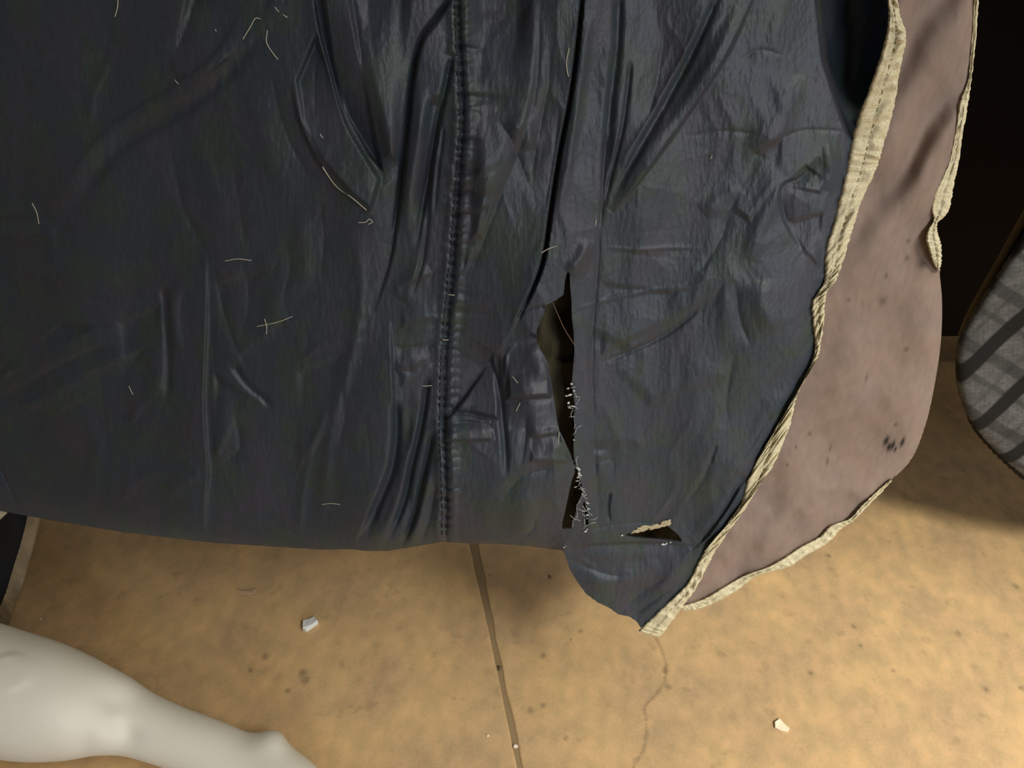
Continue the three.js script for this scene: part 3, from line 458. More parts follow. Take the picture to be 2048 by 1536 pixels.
const coat = group('torn_coat'); tag(coat, 'long navy coat with torn shiny shell, cream bound edges and mauve lining', 'coat');
{
  const W = sxs.length;
  const geo = sheet({ xs: sxs, ys: sys, outer: shellOutline, holes: [tear, hole2, frayHole], pl: COAT, heights: (i, j, x, y) => (x === sxs[i] && y === sys[j]) ? SH[j * W + i] * 0.001 : shellH(x, y), rim: 0.0014 });
  const shell = mesh('shell', geo, M.shell, coat); shell.userData.label = 'crumpled navy shell with a long vertical tear';
  // stitches of the gathered seam (two rows of thread)
  const st = [], r = mulberry(21);
  const stitch = (a, b, rad, lift) => { const p = at(COAT, a[0], a[1], shellH(a[0], a[1]) + lift), q = at(COAT, b[0], b[1], shellH(b[0], b[1]) + lift), m = p.clone().add(q).multiplyScalar(0.5).addScaledVector(COAT.N, rad * 0.8); return tube([p, m, q], rad, 5, 5); };
  for (let y = -20; y < 1070; y += 13.5) for (const o of [0, y > 520 ? -9 : -7]) {
    const k = nearest(seamS, 905, y, false); st.push(stitch([k.x + o, y + r() * 2], [k.x + o + (r() - 0.5) * 1.5, y + 9 + r() * 2], 0.00042, 0.0001));
  }
  const sm = mesh('stitching', mergeGeometries(st), M.thread, shell); sm.userData.kind = 'stuff';
  // inner cloth seen through the tear
  const inner = [[880, 400], [880, 1030], [1100, 1060], [1140, 1080], [1290, 1120], [1380, 1100], [1460, 1000], [1480, 400]];
  const ih = (x, y) => shellH(x, y) * 0.2 - 0.010 - 0.030 * smooth(1100, 1135, x + 14 * n1(y / 120, 3) + (y > 720 ? -20 : 0)) - 0.004 * (1 + n2(x / 40, y / 90));
  const li = mesh('inner_lining', sheet({ xs: range(860, 1500, 8), ys: range(380, 1140, 8), outer: inner, pl: COAT, H: ih }), M.liningOlive, coat); li.userData.label = 'olive woven inner cloth showing through the tear';
  // frayed edge of the tears
  const fr = [];
  const flake = (x, y, s, lift = 0.001) => { const g = new THREE.IcosahedronGeometry(s * 0.00014, 0); g.scale(0.7 + r() * 0.5, 0.9 + r() * 1.6, 0.4); g.rotateZ(r() * 3); const p = at(COAT, x, y, shellH(x, y) + lift); g.translate(p.x, p.y, p.z); return g; };
  const fib = (x, y, len, ang, rad = 0.00013, lift = 0.001) => { const pts = []; const curl = (r() - 0.5) * 1.6; for (let k = 0; k < 4; k++) { const q = k / 3; const px = x + Math.cos(ang + curl * q) * len * q, py = y + Math.sin(ang + curl * q) * len * q; pts.push(at(COAT, px, py, shellH(clamp(x, 0, 1800), y) + lift + 0.0012 * Math.sin(q * 3))); } return tube(pts, rad, 4, 6).toNonIndexed(); };
  const right = tear.slice(26), lower = [...right, [1167, 985], ...frayHole];
  for (let k = 0; k < 60; k++) { const a = lower[Math.floor(r() * lower.length)]; if (a[1] < 745) continue; fr.push(fib(a[0] + (r() - 0.5) * 8, a[1] + (r() - 0.5) * 10, 8 + r() * 9, r() * 6.3)); }
  const fl = [[1136, 777, 7], [1143, 768, 6], [1140, 790, 6], [1148, 782, 4], [1133, 792, 4], [1137, 806, 6], [1139, 815, 5], [1146, 812, 3], [1148, 880, 3], [1157, 938, 7], [1158, 947, 8], [1156, 955, 7], [1160, 951, 5], [1154, 962, 4], [1151, 974, 4], [1165, 988, 5], [1171, 990, 3], [1174, 1006, 4], [1177, 1018, 4], [1175, 1030, 5], [1174, 1037, 4], [1171, 1063, 7], [1174, 1059, 6], [1244, 1071, 6], [1326, 1089, 8], [1332, 1088, 5], [1341, 1085, 4], [1128, 1095, 4], [1132, 1092, 3]];
  for (const [x, y, s] of fl) fr.push(flake(x, y, s));
  const fm = mesh('frayed_fibres', mergeGeometries(fr.map(g => { g.deleteAttribute('uv'); return g; })), M.fluff, shell); fm.userData.kind = 'stuff'; fm.userData.label = 'pale fibres fraying along the tear';
  // padding pushed out of the small slit near the hem
  const pd = []; for (let k = 0; k < 44; k++) { const q = r(), x = 1264 + 74 * q, y = 1063 - 18 * q + (r() - 0.5) * 7; const g = new THREE.IcosahedronGeometry(0.0006 + 0.0013 * r() * (0.4 + q), 0); g.scale(1.2 + r() * 1.6, 0.8, 0.6); g.rotateZ(0.25 + (r() - 0.5) * 1.2); const p = at(COAT, x, y, shellH(x, y) + 0.0005); g.translate(p.x, p.y, p.z); pd.push(g); }
  mesh('padding', mergeGeometries(pd), M.beige, shell).userData.label = 'tuft of beige padding in the slit near the hem';
  // loose thread across the tear
  mesh('loose_thread', tube([[1106, 606, -6], [1116, 630, -4], [1130, 660, -2], [1149, 690, 1]].map(p => at(COAT, p[0], p[1], shellH(1150, p[1]) + p[2] * 0.001)), 0.0003, 5), std(0x6b5648, 0.8), shell);
}
// bias binding: a folded tape with its own thickness, following two edges
function binding(L, R, N, H, mat, parent, pucker = 0.0006, uv = coatUV) {
  const l = new THREE.CatmullRomCurve3(L.map(p => new THREE.Vector3(p[0], p[1], 0)), false, 'centripetal'), r = new THREE.CatmullRomCurve3(R.map(p => new THREE.Vector3(p[0], p[1], 0)), false, 'centripetal');
  const C = 12, pos = [], uvs = [], idx = [];
  for (let i = 0; i <= N; i++) {
    const t = i / N, a = l.getPoint(t), b = r.getPoint(t), ja = 1.1 * n1(i * 0.31, 3), jb = 1.6 * n2(i * 0.27, 8);
    const base = H((a.x * 0.7 + b.x * 0.3), (a.y * 0.7 + b.y * 0.3), t);
    for (let k = -1; k <= C + 1; k++) {
      const q = clamp(k / C, 0, 1), x = a.x + ja + (b.x + jb - a.x - ja) * q, y = a.y + (b.y - a.y) * q;
      let h = base + 0.0022 * Math.sqrt(Math.max(0, 1 - (2 * q - 1) ** 4));
      h -= 0.0007 * Math.exp(-(((q - 0.30) / 0.05) ** 2)) + 0.0011 * Math.exp(-(((q - 0.52) / 0.06) ** 2));
      h += pucker * (q > 0.5 ? 1.6 : 0.7) * n3(i * 0.16, q * 1.2) + 0.0003 * n4(i * 0.7, q * 6);
      if (k < 0 || k > C) h = base - 0.003;
      const p = at(COAT, x, y, h); pos.push(p.x, p.y, p.z); uvs.push(...uv(p).map(v => v * 10));
    }
  }
  const K = C + 3;
  for (let i = 0; i < N; i++) for (let k = 0; k < K - 1; k++) { const a = i * K + k; idx.push(a, a + 1, a + K, a + 1, a + K + 1, a + K); }
  const g = new THREE.BufferGeometry(); g.setAttribute('position', new THREE.Float32BufferAttribute(pos, 3)); g.setAttribute('uv', new THREE.Float32BufferAttribute(uvs, 2)); g.setIndex(idx); g.computeVertexNormals();
  const m = mesh('edge_binding', g, mat, parent);
  return { m, l, r };
}
{
  const lift = (x, y) => (y < 330 ? 0.020 * smooth(330, 60, y) : 0);
  const bh = (x, y) => { const yy = Math.max(y, -14); return Math.max(shellH(x - 8, yy), yy < 330 ? -0.012 : -1) + 0.0006 + lift(x, yy); };
  const b = binding(bindL, bindR, 520, bh, M.cream, coat, 0.0014); b.m.userData.label = 'wide cream binding stitched along the navy front edge';
  const st = [];
  for (let i = 10; i < 500; i += 4) {
    const P = [0, 0.5].map(o => { const t = (i + o * 4) / 520, a = b.l.getPoint(t), c = b.r.getPoint(t), base = bh(a.x * 0.7 + c.x * 0.3, a.y * 0.7 + c.y * 0.3); return at(COAT, a.x + (c.x - a.x) * 0.52, a.y + (c.y - a.y) * 0.52, base + 0.0013); });
    st.push(tube([P[0], P[0].clone().lerp(P[1], 0.5).addScaledVector(COAT.N, 0.0002), P[1]], 0.00026, 4, 4));
  }
  const s = mesh('stitching', mergeGeometries(st), std(0x6f6448, 0.9), b.m); s.userData.kind = 'stuff';
}
// the mauve lining of the panel behind, turned towards us
const flapEdge = [[1958, -300], [1957, -100], [1954, 0], [1947, 100], [1937, 180], [1922, 262], [1912, 330], [1900, 385], [1884, 425], [1872, 452], [1880, 490], [1879, 540], [1884, 600], [1882, 680], [1871, 760], [1851, 850], [1822, 920], [1778, 965], [1735, 1008], [1690, 1050], [1640, 1080], [1560, 1128], [1480, 1162], [1425, 1198], [1366, 1216]];
{
  const e = spline(flapEdge, 14).map(p => [p[0], p[1]]);
  const outline = [[1770, -300], ...e, [1340, 1215], [1360, 1170], [1400, 1110], [1480, 990], [1560, 830], [1612, 710], [1618, 590], [1660, 500], [1690, 400], [1720, 310], [1760, 200], [1785, 100], [1785, 0]];
  const inner = at(COAT, 1700, 700); const base = (x, y) => -0.020 - 0.010 * smooth(800, 0, y) + 0.012 * smooth(900, 1200, y);
  const FH = (x, y) => {
    let h = base(x, y);
    const u = (x - 1600) + (y - 300) * 0.62;                            // folds running up to the right
    h += 0.0046 * smooth(640, 330, y) * Math.sin(u / 20 + 0.9 * n1(x / 200, y / 260));
    h += 0.0025 * n3(x / 190, y / 260) + 0.0003 * n4(x / 60, y / 90) + 0.00006 * n1(x / 16, y / 30);
    h += 0.0009 * smooth(850, 1000, y) * Math.sin((x * 0.32 + y * 0.9) / 22 + n2(x / 90, y / 90) * 1.5);
    const d = nearest(e, x, y, false).d; h -= 0.008 * (1 - Math.sqrt(1 - clamp(1 - d / 40, 0, 1) ** 2)) * smooth(1000, 900, y);
    return h;
  };
  // mauve cotton with ink spots and rubbed-in dirt
  const P = (x, y) => coatUV(at(COAT, x, y, -0.02)), uv0 = P(1280, 1240), uv1 = P(2000, -320), span = 0.75;
  const marks = [[1772, 884, 4.5, 8], [1778, 896, 4, 7], [1785, 892, 3.5, 8], [1790, 900, 2, 5], [1803, 884, 3.5, 8], [1788, 848, 3, 4], [1590, 894, 2.5, 4], [1572, 928, 3, 3], [1768, 606, 7, 6], [1822, 524, 5, 4], [1776, 556, 3, 5], [1700, 604, 3, 3], [1826, 490, 4, 3], [1850, 535, 8, 5], [1812, 700, 4, 4], [1730, 755, 3, 6], [1620, 870, 4, 4], [1662, 900, 2, 7], [1655, 925, 3, 6]]
    .map(m => { const a = P(m[0], m[1]); return [a[0], a[1], m[2] * 0.0003, m[3] * 0.00046]; });
  const strong = m => marks.indexOf(m) < 5 ? 0.88 : 0.28;
  const map = dataTexture(1024, 1024, (u, v) => {
    const x = uv0[0] + u * span, y = uv0[1] + v * span;
    let k = 1 + 0.04 * fbm(n1, x * 30, y * 30, 3) + 0.03 * n2(x * 160, y * 70) + 0.03 * n3(x * 700, y * 700);
    const s = smooth(0.30, 0.6, fbm(n4, x * 70 + 3, y * 24, 3)); k *= 1 - 0.035 * s;
    for (const m of marks) { const d = ((x - m[0]) / m[2]) ** 2 + ((y - m[1]) / m[3]) ** 2; if (d < 5) k *= 1 - strong(m) * Math.exp(-d * (1 + 0.5 * n1(x * 1500, y * 1500))); }
    const w = fbm(n2, x * 18, y * 18, 2);
    return [(134 + 3 * w) * k, 117 * k, (107 - 3 * w) * k];
  });
  M.mauve = std(0xffffff, 0.85, { map });
  const flap = mesh('lining_panel', sheet({ xs: range(1320, 1964, 4), ys: range(-300, 1228, 4), outer: outline, pl: COAT, H: FH, uv: p => { const q = coatUV(p); return [(q[0] - uv0[0]) / span, (q[1] - uv0[1]) / span]; } }), M.mauve, coat);
  flap.userData.label = 'mauve cotton lining marked with ink spots and dirt';
  // its own narrower binding: upper run down to a loose end, then the run along the bottom
  const hb = (x, y) => FH(x, y) + 0.0012;
  const upL = [[1952, -300], [1950, -100], [1947, 0], [1941, 100], [1934, 165], [1921, 200], [1910, 260], [1896, 325], [1876, 368], [1866, 390], [1862, 415], [1867, 440], [1856, 460], [1852, 478], [1858, 500], [1864, 520], [1871, 533], [1876, 540]];
  const upR = [[1962, -300], [1960, -100], [1957, 0], [1950, 100], [1942, 165], [1937, 200], [1927, 262], [1917, 325], [1908, 368], [1904, 392], [1896, 425], [1875, 447], [1875, 462], [1881, 484], [1883, 500], [1883, 520], [1880, 538], [1879, 543]];
  binding(upL, upR, 240, (x, y) => hb(Math.min(x, 1950), y) - 0.001 + 0.004 * smooth(400, 470, y), M.cream, flap, 0.0005).m.userData.label = 'narrow cream binding with a loose torn end';
  const loL = [[1782, 958], [1752, 984], [1722, 1012], [1700, 1036], [1660, 1052], [1640, 1072], [1600, 1094], [1560, 1120], [1530, 1136], [1490, 1150], [1450, 1172], [1410, 1196], [1376, 1208], [1362, 1212]];
  const loR = [[1784, 962], [1758, 990], [1730, 1018], [1704, 1044], [1684, 1056], [1656, 1086], [1610, 1112], [1578, 1134], [1540, 1144], [1510, 1154], [1470, 1184], [1425, 1208], [1392, 1220], [1366, 1223]];
  binding(loL, loR, 220, hb, M.cream, flap, 0.0006).m.userData.label = 'narrow cream binding along the curved bottom edge';
}
// rest of the coat, above the picture: body, shoulders, hanging from a wooden hanger
{
  const rows = 26, seg = 40, pos = [], uvs = [], idx = [], top = 1.40;
  const yb = at(COAT, 700, -300).y, zb = y => COAT.P.z - (y - COAT.P.y) * Math.tan(TILT);
  for (let j = 0; j <= rows; j++) {
    const q = j / rows, y = yb - 0.03 + (top - yb + 0.03) * q, x0 = -0.34 + 0.11 * Math.min(1, q * 1.2) + (q > 0.86 ? (q - 0.86) / 0.14 * 0.16 : 0), x1 = 0.215 - 0.04 * q - (q > 0.86 ? (q - 0.86) / 0.14 * 0.16 : 0), dp = 0.045 * (1 - 0.5 * q);
    for (let i = 0; i <= seg; i++) {
      const a = i / seg * Math.PI * 2, c = Math.cos(a), s = Math.sin(a), x = (x0 + x1) / 2 + (x1 - x0) / 2 * Math.sign(c) * Math.abs(c) ** 0.6;
      const off = 0.001 * turn(1024 + x * 4168) * (1 - smooth(0, 0.5, q));      // follows the turn of the lower panel
      const z = zb(y) + off - 0.007 - dp + dp * Math.sign(s) * Math.abs(s) ** 0.6 + (0.008 * n1(x * 14, y * 3) + 0.01 * Math.sin(x * 40 + n2(x * 4, y * 2) * 2)) * smooth(0.05, 0.4, q);
      pos.push(x, y, z); uvs.push(x + (s < 0 ? 1 : 0), y);
    }
  }
  for (let j = 0; j < rows; j++) for (let i = 0; i < seg; i++) { const a = j * (seg + 1) + i, b = a + seg + 1; idx.push(a, a + 1, b, a + 1, b + 1, b); }
  const g = new THREE.BufferGeometry(); g.setAttribute('position', new THREE.Float32BufferAttribute(pos, 3)); g.setAttribute('uv', new THREE.Float32BufferAttribute(uvs, 2)); g.setIndex(idx); g.computeVertexNormals();
  mesh('upper_body', g, M.shell, coat);
}

// ---------------------------------------------------------------- lint on the shell
const lint = [
  [[535, 60], [533, 84], [545, 105], [556, 119]], [[550, 14], [558, 24]], [[566, 29], [575, 35]], [[236, -4], [235, 14], [230, 33]],
  [[645, 334], [672, 372], [706, 397], [733, 420]], [[64, 406], [73, 424], [78, 448]], [[450, 522], [474, 518], [503, 521]], [[514, 653], [556, 644], [585, 633]],
  [[529, 638], [533, 652], [533, 668]], [[644, 1009], [662, 1007], [680, 1009]], [[845, 772], [864, 771]], [[1083, 506], [1096, 498], [1113, 492]],
  [[885, 679], [897, 680]], [[897, 589], [909, 590]], [[1025, 753], [1036, 766]], [[1032, 822], [1037, 812], [1040, 806]], [[717, 445], [732, 444], [738, 438], [745, 444], [736, 449]],
  [[486, 78], [500, 55], [512, 36], [521, 38]], [[258, 772], [262, 782], [266, 789]], [[1138, 96], [1133, 125], [1136, 150], [1142, 160]], [[350, 160], [357, 168]], [[1118, 865], [1117, 885]],
  [[1420, 318], [1424, 312]], [[1190, 452], [1192, 440]], [[640, 268], [646, 276]], [[430, 59], [433, 62]],
];
const lintLabels = {
  0: 'thick curved white hair with a hooked end on the navy shell', 3: 'white hair ending in a bright dot on the dark navy panel', 4: 'longest white thread, lying along a fold edge of the navy shell', 5: 'curved white hair where the diagonal navy fold ends',
  6: 'flat arched pale hair on the dark navy panel', 7: 'faint straight hair crossed by a short one on the navy shell', 8: 'short upright hair lying across a faint straight one', 9: 'straight white hair just above the navy hem',
  10: 'short white hair across the gathers beside the seam', 11: 'short white hair bridging the narrow dark pleat', 12: 'tiny lint dash lying on the gathered seam', 13: 'tiny lint dash lying on the gathered seam', 14: 'tiny lint hair between the seam and the tear', 15: 'tiny lint hair between the seam and the tear',
  16: 'tiny curled lint loop beside the end of the longest thread', 17: 'wavy pale hair beside the thick hooked hair', 18: 'small faint hair low on the dark navy panel', 19: 'pale thread hanging along the edge of the narrow dark pleat', 21: 'tiny upright thread on the lip of the long tear',
};
M.lint = std(0xd6d3be, 0.85);
lint.forEach((c, k) => {
  const p = c.map(q => at(COAT, q[0], q[1], shellH(q[0], q[1]) + 0.0007)); if (p.length === 2) p.splice(1, 0, p[0].clone().lerp(p[1], 0.5).addScaledVector(COAT.N, 0.0004));
  const L = c.reduce((s, q, i) => i ? s + Math.hypot(q[0] - c[i - 1][0], q[1] - c[i - 1][1]) : 0, 0);
  const o = mesh('lint_thread', tube(p, k === 4 ? 0.00034 : 0.0002, 5), M.lint);
  tag(o, lintLabels[k] ?? 'tiny white lint speck stuck to the navy shell', 'thread', 'lint on the navy shell');
});

// ---------------------------------------------------------------- plaid jacket beside the coat
const PLAID = plane(new THREE.Vector3(0, 0.3, -0.52), new THREE.Vector3(-0.1, 0.16, 1));
{
  const j = group('plaid_jacket'); tag(j, 'grey and black plaid jacket with curved hem and dark lining', 'jacket');
  const edge = [[2230, 210], [2140, 330], [2060, 455], [2020, 520], [1980, 580], [1945, 635], [1922, 680], [1916, 715], [1916, 760], [1926, 806], [1946, 848], [1975, 885], [2010, 920], [2048, 952], [2140, 1005], [2300, 1050], [2500, 1060]];
  const e = spline(edge, 14).map(p => [p[0], p[1]]), outline = [...e, [2700, 1040], [2700, 100], [2300, 100]];
  const t = dataTexture(1024, 1024, (u, v) => {
    const a = u * 24, b = v * 24, th = 0.5 + 0.5 * Math.sin(u * 1400) * Math.sin(v * 1400), f = 0.10 * n1(u * 90, v * 90) + 0.10 * n2(u * 260, v * 260);
    const band = (q, w, o) => { const m = Math.abs(((q + o) % 1 + 1) % 1 - 0.5); return smooth(w + 0.02, w - 0.02, m); };
    const d1 = band(a, 0.13, 0), d2 = band(b, 0.10, 0.2), d3 = band(a, 0.04, 0.42), d4 = band(b * 1, 0.05, 0.62);
    let k = 84; k *= 1 - 0.86 * d1; k *= 1 - 0.30 * d2; k *= 1 - 0.14 * d3; k *= 1 - 0.25 * d4; k *= 1 + f + 0.12 * (th - 0.5);
    return [k * 0.99, k, k * 0.985];
  }); t.wrapS = t.wrapT = THREE.RepeatWrapping;
  const mp = std(0xffffff, 0.95, { map: t }), ca = Math.cos(0.47), sa = Math.sin(0.47);
  const uv = p => [(p.x * ca - p.y * sa) * 0.88 + 0.006, (p.x * sa + p.y * ca) * 0.88];
  const H = (x, y) => { const d = nearest(e, x, y, false).d, q = clamp(1 - d / 24, 0, 1); return -0.005 * (1 - Math.sqrt(1 - q * q * 0.98)) + 0.0015 * n1(x / 150, y / 200); };
  const body = mesh('body', sheet({ xs: range(1905, 2700, 6), ys: range(100, 1064, 6), outer: outline, pl: PLAID, H, rim: 0.004, uv }), mp, j);
  body.userData.label = 'brushed plaid wool shell';
  const inn = e.map((p, i) => { const a = e[Math.max(0, i - 1)], b = e[Math.min(e.length - 1, i + 1)], dx = b[0] - a[0], dy = b[1] - a[1], l = Math.hypot(dx, dy), k = 5 + 3 * smooth(900, 960, p[1]); return [p[0] - dy / l * -k * 0 + 0, p[1]]; });
  const lo = sheet({ xs: range(1905, 2700, 10), ys: range(100, 1080, 10), outer: [...inn.map(p => [p[0] - 1, p[1] + (p[0] > 1940 && p[1] > 800 ? 9 : 0)]), [2700, 1050], [2700, 100], [2300, 100]], pl: PLAID, H: () => -0.024, rim: 0.004 });
  mesh('lining', lo, std(0x0b0b0c, 0.8), j).userData.label = 'black lining under the plaid';
  // olive piping along the turned front edge
  const pip = spline([[2240, 140], [2140, 285], [2048, 437], [2005, 515], [1968, 580], [1936, 640], [1924, 672]], 16).map((p, i) => at(PLAID, p[0], p[1], -0.03 + 0.0008 * n1(i, 1)));
  mesh('edge_piping', tube(pip, 0.0033, 8, 60), std(0x6a5c41, 0.85), j).userData.label = 'olive brown piping';
  // facing cloth between the piping and the plaid
  const fc = [[2250, 130], [2150, 280], [2050, 437], [2008, 515], [1970, 580], [1938, 640], [1926, 676], [1922, 700], [1990, 620], [2300, 300]];
  mesh('facing', sheet({ xs: range(1915, 2310, 10), ys: range(120, 710, 10), outer: fc, pl: PLAID, H: () => -0.031 }), std(0x151412, 0.9), j);
  // upper part on its hanger, out of the picture
  const s = new THREE.Shape([[0.47, 0.55], [0.5, 1.2], [0.55, 1.38], [0.72, 1.47], [0.8, 1.47], [0.98, 1.36], [1.05, 1.2], [1.1, 0.2], [0.62, 0.14], [0.6, 0.5]].map(p => new THREE.Vector2(...p)));
  const g = new THREE.ExtrudeGeometry(s, { depth: 0.05, bevelEnabled: true, bevelThickness: 0.02, bevelSize: 0.02, bevelSegments: 3 }); g.translate(0, 0, -0.575);
  const gu = g.attributes.uv; for (let i = 0; i < gu.count; i++) { const x = gu.getX(i), y = gu.getY(i); gu.setXY(i, (x * ca - y * sa) * 1.1, (x * sa + y * ca) * 1.1); }
  mesh('upper_body', g, mp, j);
}
// ---------------------------------------------------------------- dark garments behind
function hanging(name, label, pts, z, depth, mat) {
  const o = group(name); tag(o, label, 'coat');
  const s = new THREE.Shape(pts.map(p => new THREE.Vector2(...p)));
  const g = new THREE.ExtrudeGeometry(s, { depth, bevelEnabled: true, bevelThickness: 0.015, bevelSize: 0.015, bevelSegments: 3, curveSegments: 8 }); g.translate(0, 0, z);
  mesh('body', g, mat, o); return o;
}
const darkCoat = hanging('dark_coat', 'blackish brown long coat hanging behind the plaid jacket', [[0.40, 0.06], [0.43, 1.2], [0.5, 1.38], [0.62, 1.46], [0.7, 1.46], [0.9, 1.38], [1.0, 1.2], [1.15, 0.06], [0.8, 0.06]], -0.88, 0.05, std(0x171110, 0.95));
// black garment with a beige band, its corner showing under the navy hem
const TRIM = plane(new THREE.Vector3(0, 0, -0.392), new THREE.Vector3(0, 0.36, 1));
{
  const o = group('black_coat'); tag(o, 'black coat with beige band along its edge, under the navy hem', 'coat');
  const edge = [[100, 900], [88, 960], [76, 1036], [66, 1080], [52, 1130], [38, 1180], [22, 1222], [10, 1262]];
  const e = spline(edge, 10).map(p => [p[0], p[1]]), tt = p => [p[0] - 16 - (p[1] > 1150 ? 6 : 0), p[1] + 6];
  const H = (x, y) => 0.003 * n1(x / 60, y / 90);
  mesh('body', sheet({ xs: range(-420, 105, 8), ys: range(880, 1270, 8), outer: [[-420, 890], [-420, 1265], ...e.slice().reverse(), [100, 890]], pl: TRIM, H, rim: 0.004 }), std(0x0c0c0e, 0.9), o);
  const L = [], R = []; e.forEach(p => { const k = smooth(1000, 1230, p[1]); L.push([p[0] - 22 - 4 * k, p[1] + 2]); R.push([p[0] + 1.5, p[1] + 4]); });
  const strip = [...L, ...R.slice().reverse()];
  mesh('edge_band', sheet({ xs: range(-20, 110, 4), ys: range(895, 1272, 4), outer: strip, pl: TRIM, H: (x, y) => H(x, y) + 0.003 + 0.0008 * n2(x / 20, y / 12), rim: 0.003 }), std(0x8d7c62, 0.9), o).userData.label = 'beige band';
  const tab = [[-60, 1010], [-60, 1050], [-20, 1046], [0, 1040], [13, 1028], [16, 1010]];
  mesh('pocket_flap', sheet({ xs: range(-64, 20, 4), ys: range(1006, 1054, 4), outer: tab, pl: TRIM, H: () => 0.005, rim: 0.002 }), M.cream, o).userData.label = 'cream corner patch';
  const s = new THREE.Shape([[-0.85, 0.2], [-0.62, 1.2], [-0.58, 1.38], [-0.44, 1.46], [-0.36, 1.46], [-0.2, 1.36], [-0.28, 0.2]].map(p => new THREE.Vector2(...p)));
  const g = new THREE.ExtrudeGeometry(s, { depth: 0.03, bevelEnabled: true, bevelThickness: 0.01, bevelSize: 0.01, bevelSegments: 2 }); g.translate(0, 0, -0.78);
  mesh('upper_body', g, std(0x0c0c0e, 0.9), o);
}
// rail and hangers that carry the clothes
{
  const rack = group('clothes_rack'); tag(rack, 'chrome clothes rail on two posts carrying the coats', 'clothes rack');
  const mc = std(0xb8b8b8, 0.3, { metalness: 1 }), Z = -0.72, Y = 1.62;
  const r = new THREE.CylinderGeometry(0.014, 0.014, 3.2, 20); r.rotateZ(Math.PI / 2); r.translate(0.1, Y, Z); mesh('rail', r, mc, rack);
  for (const x of [-1.5, 1.7]) {
    const p = new THREE.CylinderGeometry(0.016, 0.016, Y, 20); p.translate(x, Y / 2, Z); mesh('post', p, mc, rack);
    const f = new RoundedBoxGeometry(0.05, 0.03, 0.6, 3, 0.008); f.translate(x, 0.015, Z); mesh('foot', f, mc, rack);
  }
  const wood = std(0x8a6540, 0.5);
  [[-0.07, 'wooden hanger inside the navy coat', -0.68], [0.75, 'wooden hanger inside the plaid jacket', -0.55], [0.66, 'wooden hanger inside the blackish brown coat', -0.855], [-0.4, 'wooden hanger inside the black coat with beige band', -0.765]].forEach(([x, label, z]) => {
    const h = group('coat_hanger'); tag(h, label, 'hanger', 'hangers on the rail'); h.position.set(x, 0, 0);
    mesh('hook', tube([[0, 1.44, z], [0, 1.55, z * 0.5 + Z * 0.5], [0, 1.60, Z + 0.016], [0, 1.638, Z], [0, 1.615, Z - 0.018]].map(p => new THREE.Vector3(...p)), 0.002, 8, 24), mc, h);
    mesh('shoulder_bar', tube([[-0.17, 1.36, z], [-0.08, 1.42, z], [0, 1.44, z], [0.08, 1.42, z], [0.17, 1.36, z]].map(p => new THREE.Vector3(...p)), 0.009, 10, 30), wood, h);
  });
}

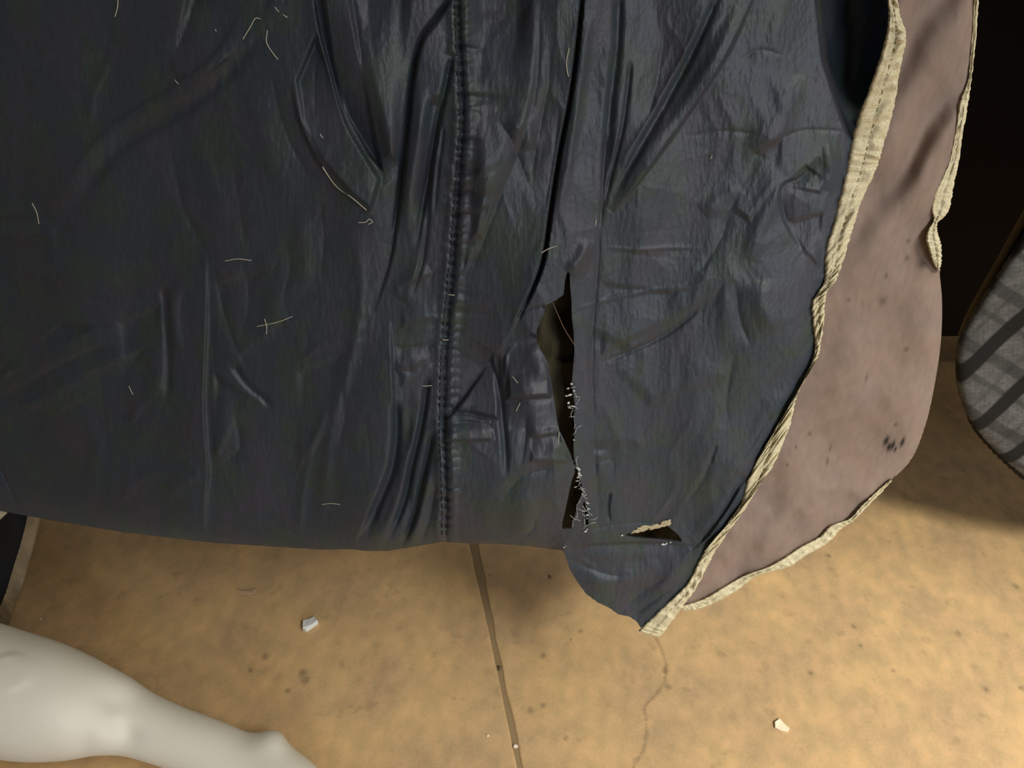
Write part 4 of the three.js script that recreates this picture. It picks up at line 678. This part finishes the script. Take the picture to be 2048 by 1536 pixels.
// ---------------------------------------------------------------- mannequin leg on the floor
{
  // centre line px, half width px; knee -> calf -> ankle -> foot
  const C = [[-330, 1300, 118], [-200, 1335, 128], [-90, 1362, 132], [0, 1382, 128], [80, 1402, 124], [150, 1416, 110], [215, 1428, 90], [270, 1446, 72], [330, 1468, 66], [400, 1494, 66], [470, 1522, 68], [530, 1548, 74], [580, 1590, 82], [620, 1650, 84], [660, 1730, 70], [700, 1820, 60], [735, 1900, 44], [748, 1930, 12]];
  const cs = spline(C, 9), pts = [], rad = [];
  for (const c of cs) {
    let p = at(plane(new THREE.Vector3(0, 0.055, 0), new THREE.Vector3(0, 1, 0)), c[0], c[1]), d = p.distanceTo(EYE), r = c[2] / F * d * 0.72;
    p = at(plane(new THREE.Vector3(0, r * 0.97 + 0.001, 0), new THREE.Vector3(0, 1, 0)), c[0], c[1]); r = c[2] / F * p.distanceTo(EYE) * 0.72;
    pts.push(p); rad.push(r);
  }
  const seg = 96, pos = [], uvs = [], idx = [], n = pts.length, up = new THREE.Vector3(0, 1, 0);
  const toCam = p => EYE.clone().sub(p).normalize();
  const bump = (px, py, x, y, r, h) => h * Math.exp(-(((px - x) ** 2 + (py - y) ** 2) / r ** 2));
  for (let i = 0; i < n; i++) {
    const T = pts[Math.min(n - 1, i + 1)].clone().sub(pts[Math.max(0, i - 1)]).normalize(), v = toCam(pts[i]), S = v.clone().cross(T).normalize(), V = T.clone().cross(S).normalize();
    for (let k = 0; k <= seg; k++) {
      const a = k / seg * Math.PI * 2, dir = S.clone().multiplyScalar(Math.cos(a)).addScaledVector(V, Math.sin(a)), q = pts[i].clone().addScaledVector(dir, rad[i]);
      let rr = rad[i];
      if (Math.sin(a) > -0.6) {
        const rel = q.clone().sub(EYE), f = rel.dot(new THREE.Vector3(0, -SN, -CS)), x = 1024 + rel.x / f * F, y = 768 - rel.dot(new THREE.Vector3(0, CS, -SN)) / f * F;
        const w = smooth(-0.6, 0.1, Math.sin(a));
        rr += w * (bump(x, y, 228, 1398, 34, -0.0045) + bump(x, y, 205, 1470, 30, 0.003) + bump(x, y, 255, 1470, 26, -0.0035) + bump(x, y, 548, 1474, 30, 0.0075) + bump(x, y, 490, 1470, 26, -0.001) + bump(x, y, 110, 1440, 60, 0.003));
        const dk = Math.hypot(x - 22, y - 1345); rr += w * (0.0011 * smooth(40, 30, dk) + 0.0006 * Math.exp(-(((dk - 34) / 7) ** 2)));
      }
      const o = pts[i].clone().addScaledVector(dir, rr); pos.push(o.x, Math.max(o.y, 0.0008), o.z); uvs.push(i * 0.05, k / seg);
    }
  }
  for (let i = 0; i < n - 1; i++) for (let k = 0; k < seg; k++) { const a = i * (seg + 1) + k, b = a + seg + 1; idx.push(a, a + 1, b, a + 1, b + 1, b); }
  const c0 = pos.length / 3; pos.push(pts[0].x, pts[0].y, pts[0].z); uvs.push(0, 0); const c1 = c0 + 1; pos.push(pts[n - 1].x, pts[n - 1].y, pts[n - 1].z); uvs.push(1, 1);
  for (let k = 0; k < seg; k++) { idx.push(c0, k + 1, k); const b = (n - 1) * (seg + 1); idx.push(c1, b + k, b + k + 1); }
  const g = new THREE.BufferGeometry(); g.setAttribute('position', new THREE.Float32BufferAttribute(pos, 3)); g.setAttribute('uv', new THREE.Float32BufferAttribute(uvs, 2)); g.setIndex(idx); g.computeVertexNormals();
  const m = new THREE.MeshPhysicalMaterial({ color: 0xf3f2e6, roughness: 0.5, side: THREE.DoubleSide });
  tag(mesh('mannequin_leg', g, m), 'bent white mannequin leg with round kneecap lying on the floor', 'mannequin');
}

// ---------------------------------------------------------------- litter on the floor
{
  const scrap = (pts, th, mat, label) => {
    const p = pts.map(q => at(FLOOR, q[0], q[1])), c = p.reduce((s, q) => s.add(q), new THREE.Vector3()).divideScalar(p.length);
    const s = new THREE.Shape(p.map(q => new THREE.Vector2(q.x - c.x, -(q.z - c.z))));
    const g = new THREE.ExtrudeGeometry(s, { depth: th, bevelEnabled: true, bevelThickness: th * 0.25, bevelSize: 0.0004, bevelSegments: 1 }); g.rotateX(-Math.PI / 2); g.translate(0, th * 0.25, 0);
    const a = g.attributes.position; for (let i = 0; i < a.count; i++) if (a.getY(i) > th * 0.6) a.setY(i, a.getY(i) + th * 0.8 * n1(a.getX(i) * 160, a.getZ(i) * 160) * 0.5);
    g.computeVertexNormals(); const m = mesh('paper_scrap', g, mat); m.position.set(c.x, 0, c.z); tag(m, label, 'scrap');
  };
  scrap([[608, 1246], [618, 1243], [630, 1238], [636, 1248], [626, 1256], [614, 1264], [608, 1262]], 0.004, std(0xe8eef0, 0.7), 'small folded white paper scrap on the floor under the hem');
  scrap([[1549, 1446], [1558, 1440], [1566, 1448], [1577, 1458], [1574, 1464], [1560, 1461], [1550, 1456]], 0.0016, std(0xf2e6c8, 0.8), 'flat cream paper scrap lying on the bare floor away from garments');
  scrap([[474, 1180], [486, 1184], [500, 1183], [510, 1180], [508, 1187], [492, 1187], [480, 1185]], 0.001, std(0xb49a80, 0.7), 'thin peeling tan flake on the floor under the navy hem');
  const crumbs = [[1031, 1494, 5, 0xf0e6d4], [976, 1472, 3, 0xe8d8b8], [82, 1239, 4, 0xc9b79c], [1100, 1154, 4, 0x6a5438], [1000, 1335, 4, 0x5b4a30], [999, 1340, 3, 0x5b4a30]];
  const words = ['glossy white crumb beside the floor joint', 'pale crumb on the tan floor near the joint', 'pale brown crumb near the mannequin knee', 'brown crumb on the floor below the tear', 'dark crumb lodged in the floor joint', 'dark crumb lodged in the floor joint'];
  crumbs.forEach(([x, y, s, c], k) => {
    const g = new THREE.IcosahedronGeometry(s * 0.00034, 1), a = g.attributes.position; for (let i = 0; i < a.count; i++) { const q = 1 + 0.3 * n1(a.getX(i) * 900 + k, a.getY(i) * 900 + a.getZ(i) * 500); a.setXYZ(i, a.getX(i) * q * 1.2, a.getY(i) * q * 0.7, a.getZ(i) * q); }
    g.computeBoundingBox(); g.translate(0, -g.boundingBox.min.y, 0); g.computeVertexNormals();
    const m = mesh('crumb', g, std(c, 0.6)), p = at(FLOOR, x, y); m.position.copy(p); tag(m, words[k], 'crumb', 'crumbs on the floor');
  });
}
renderer.render(scene, camera);
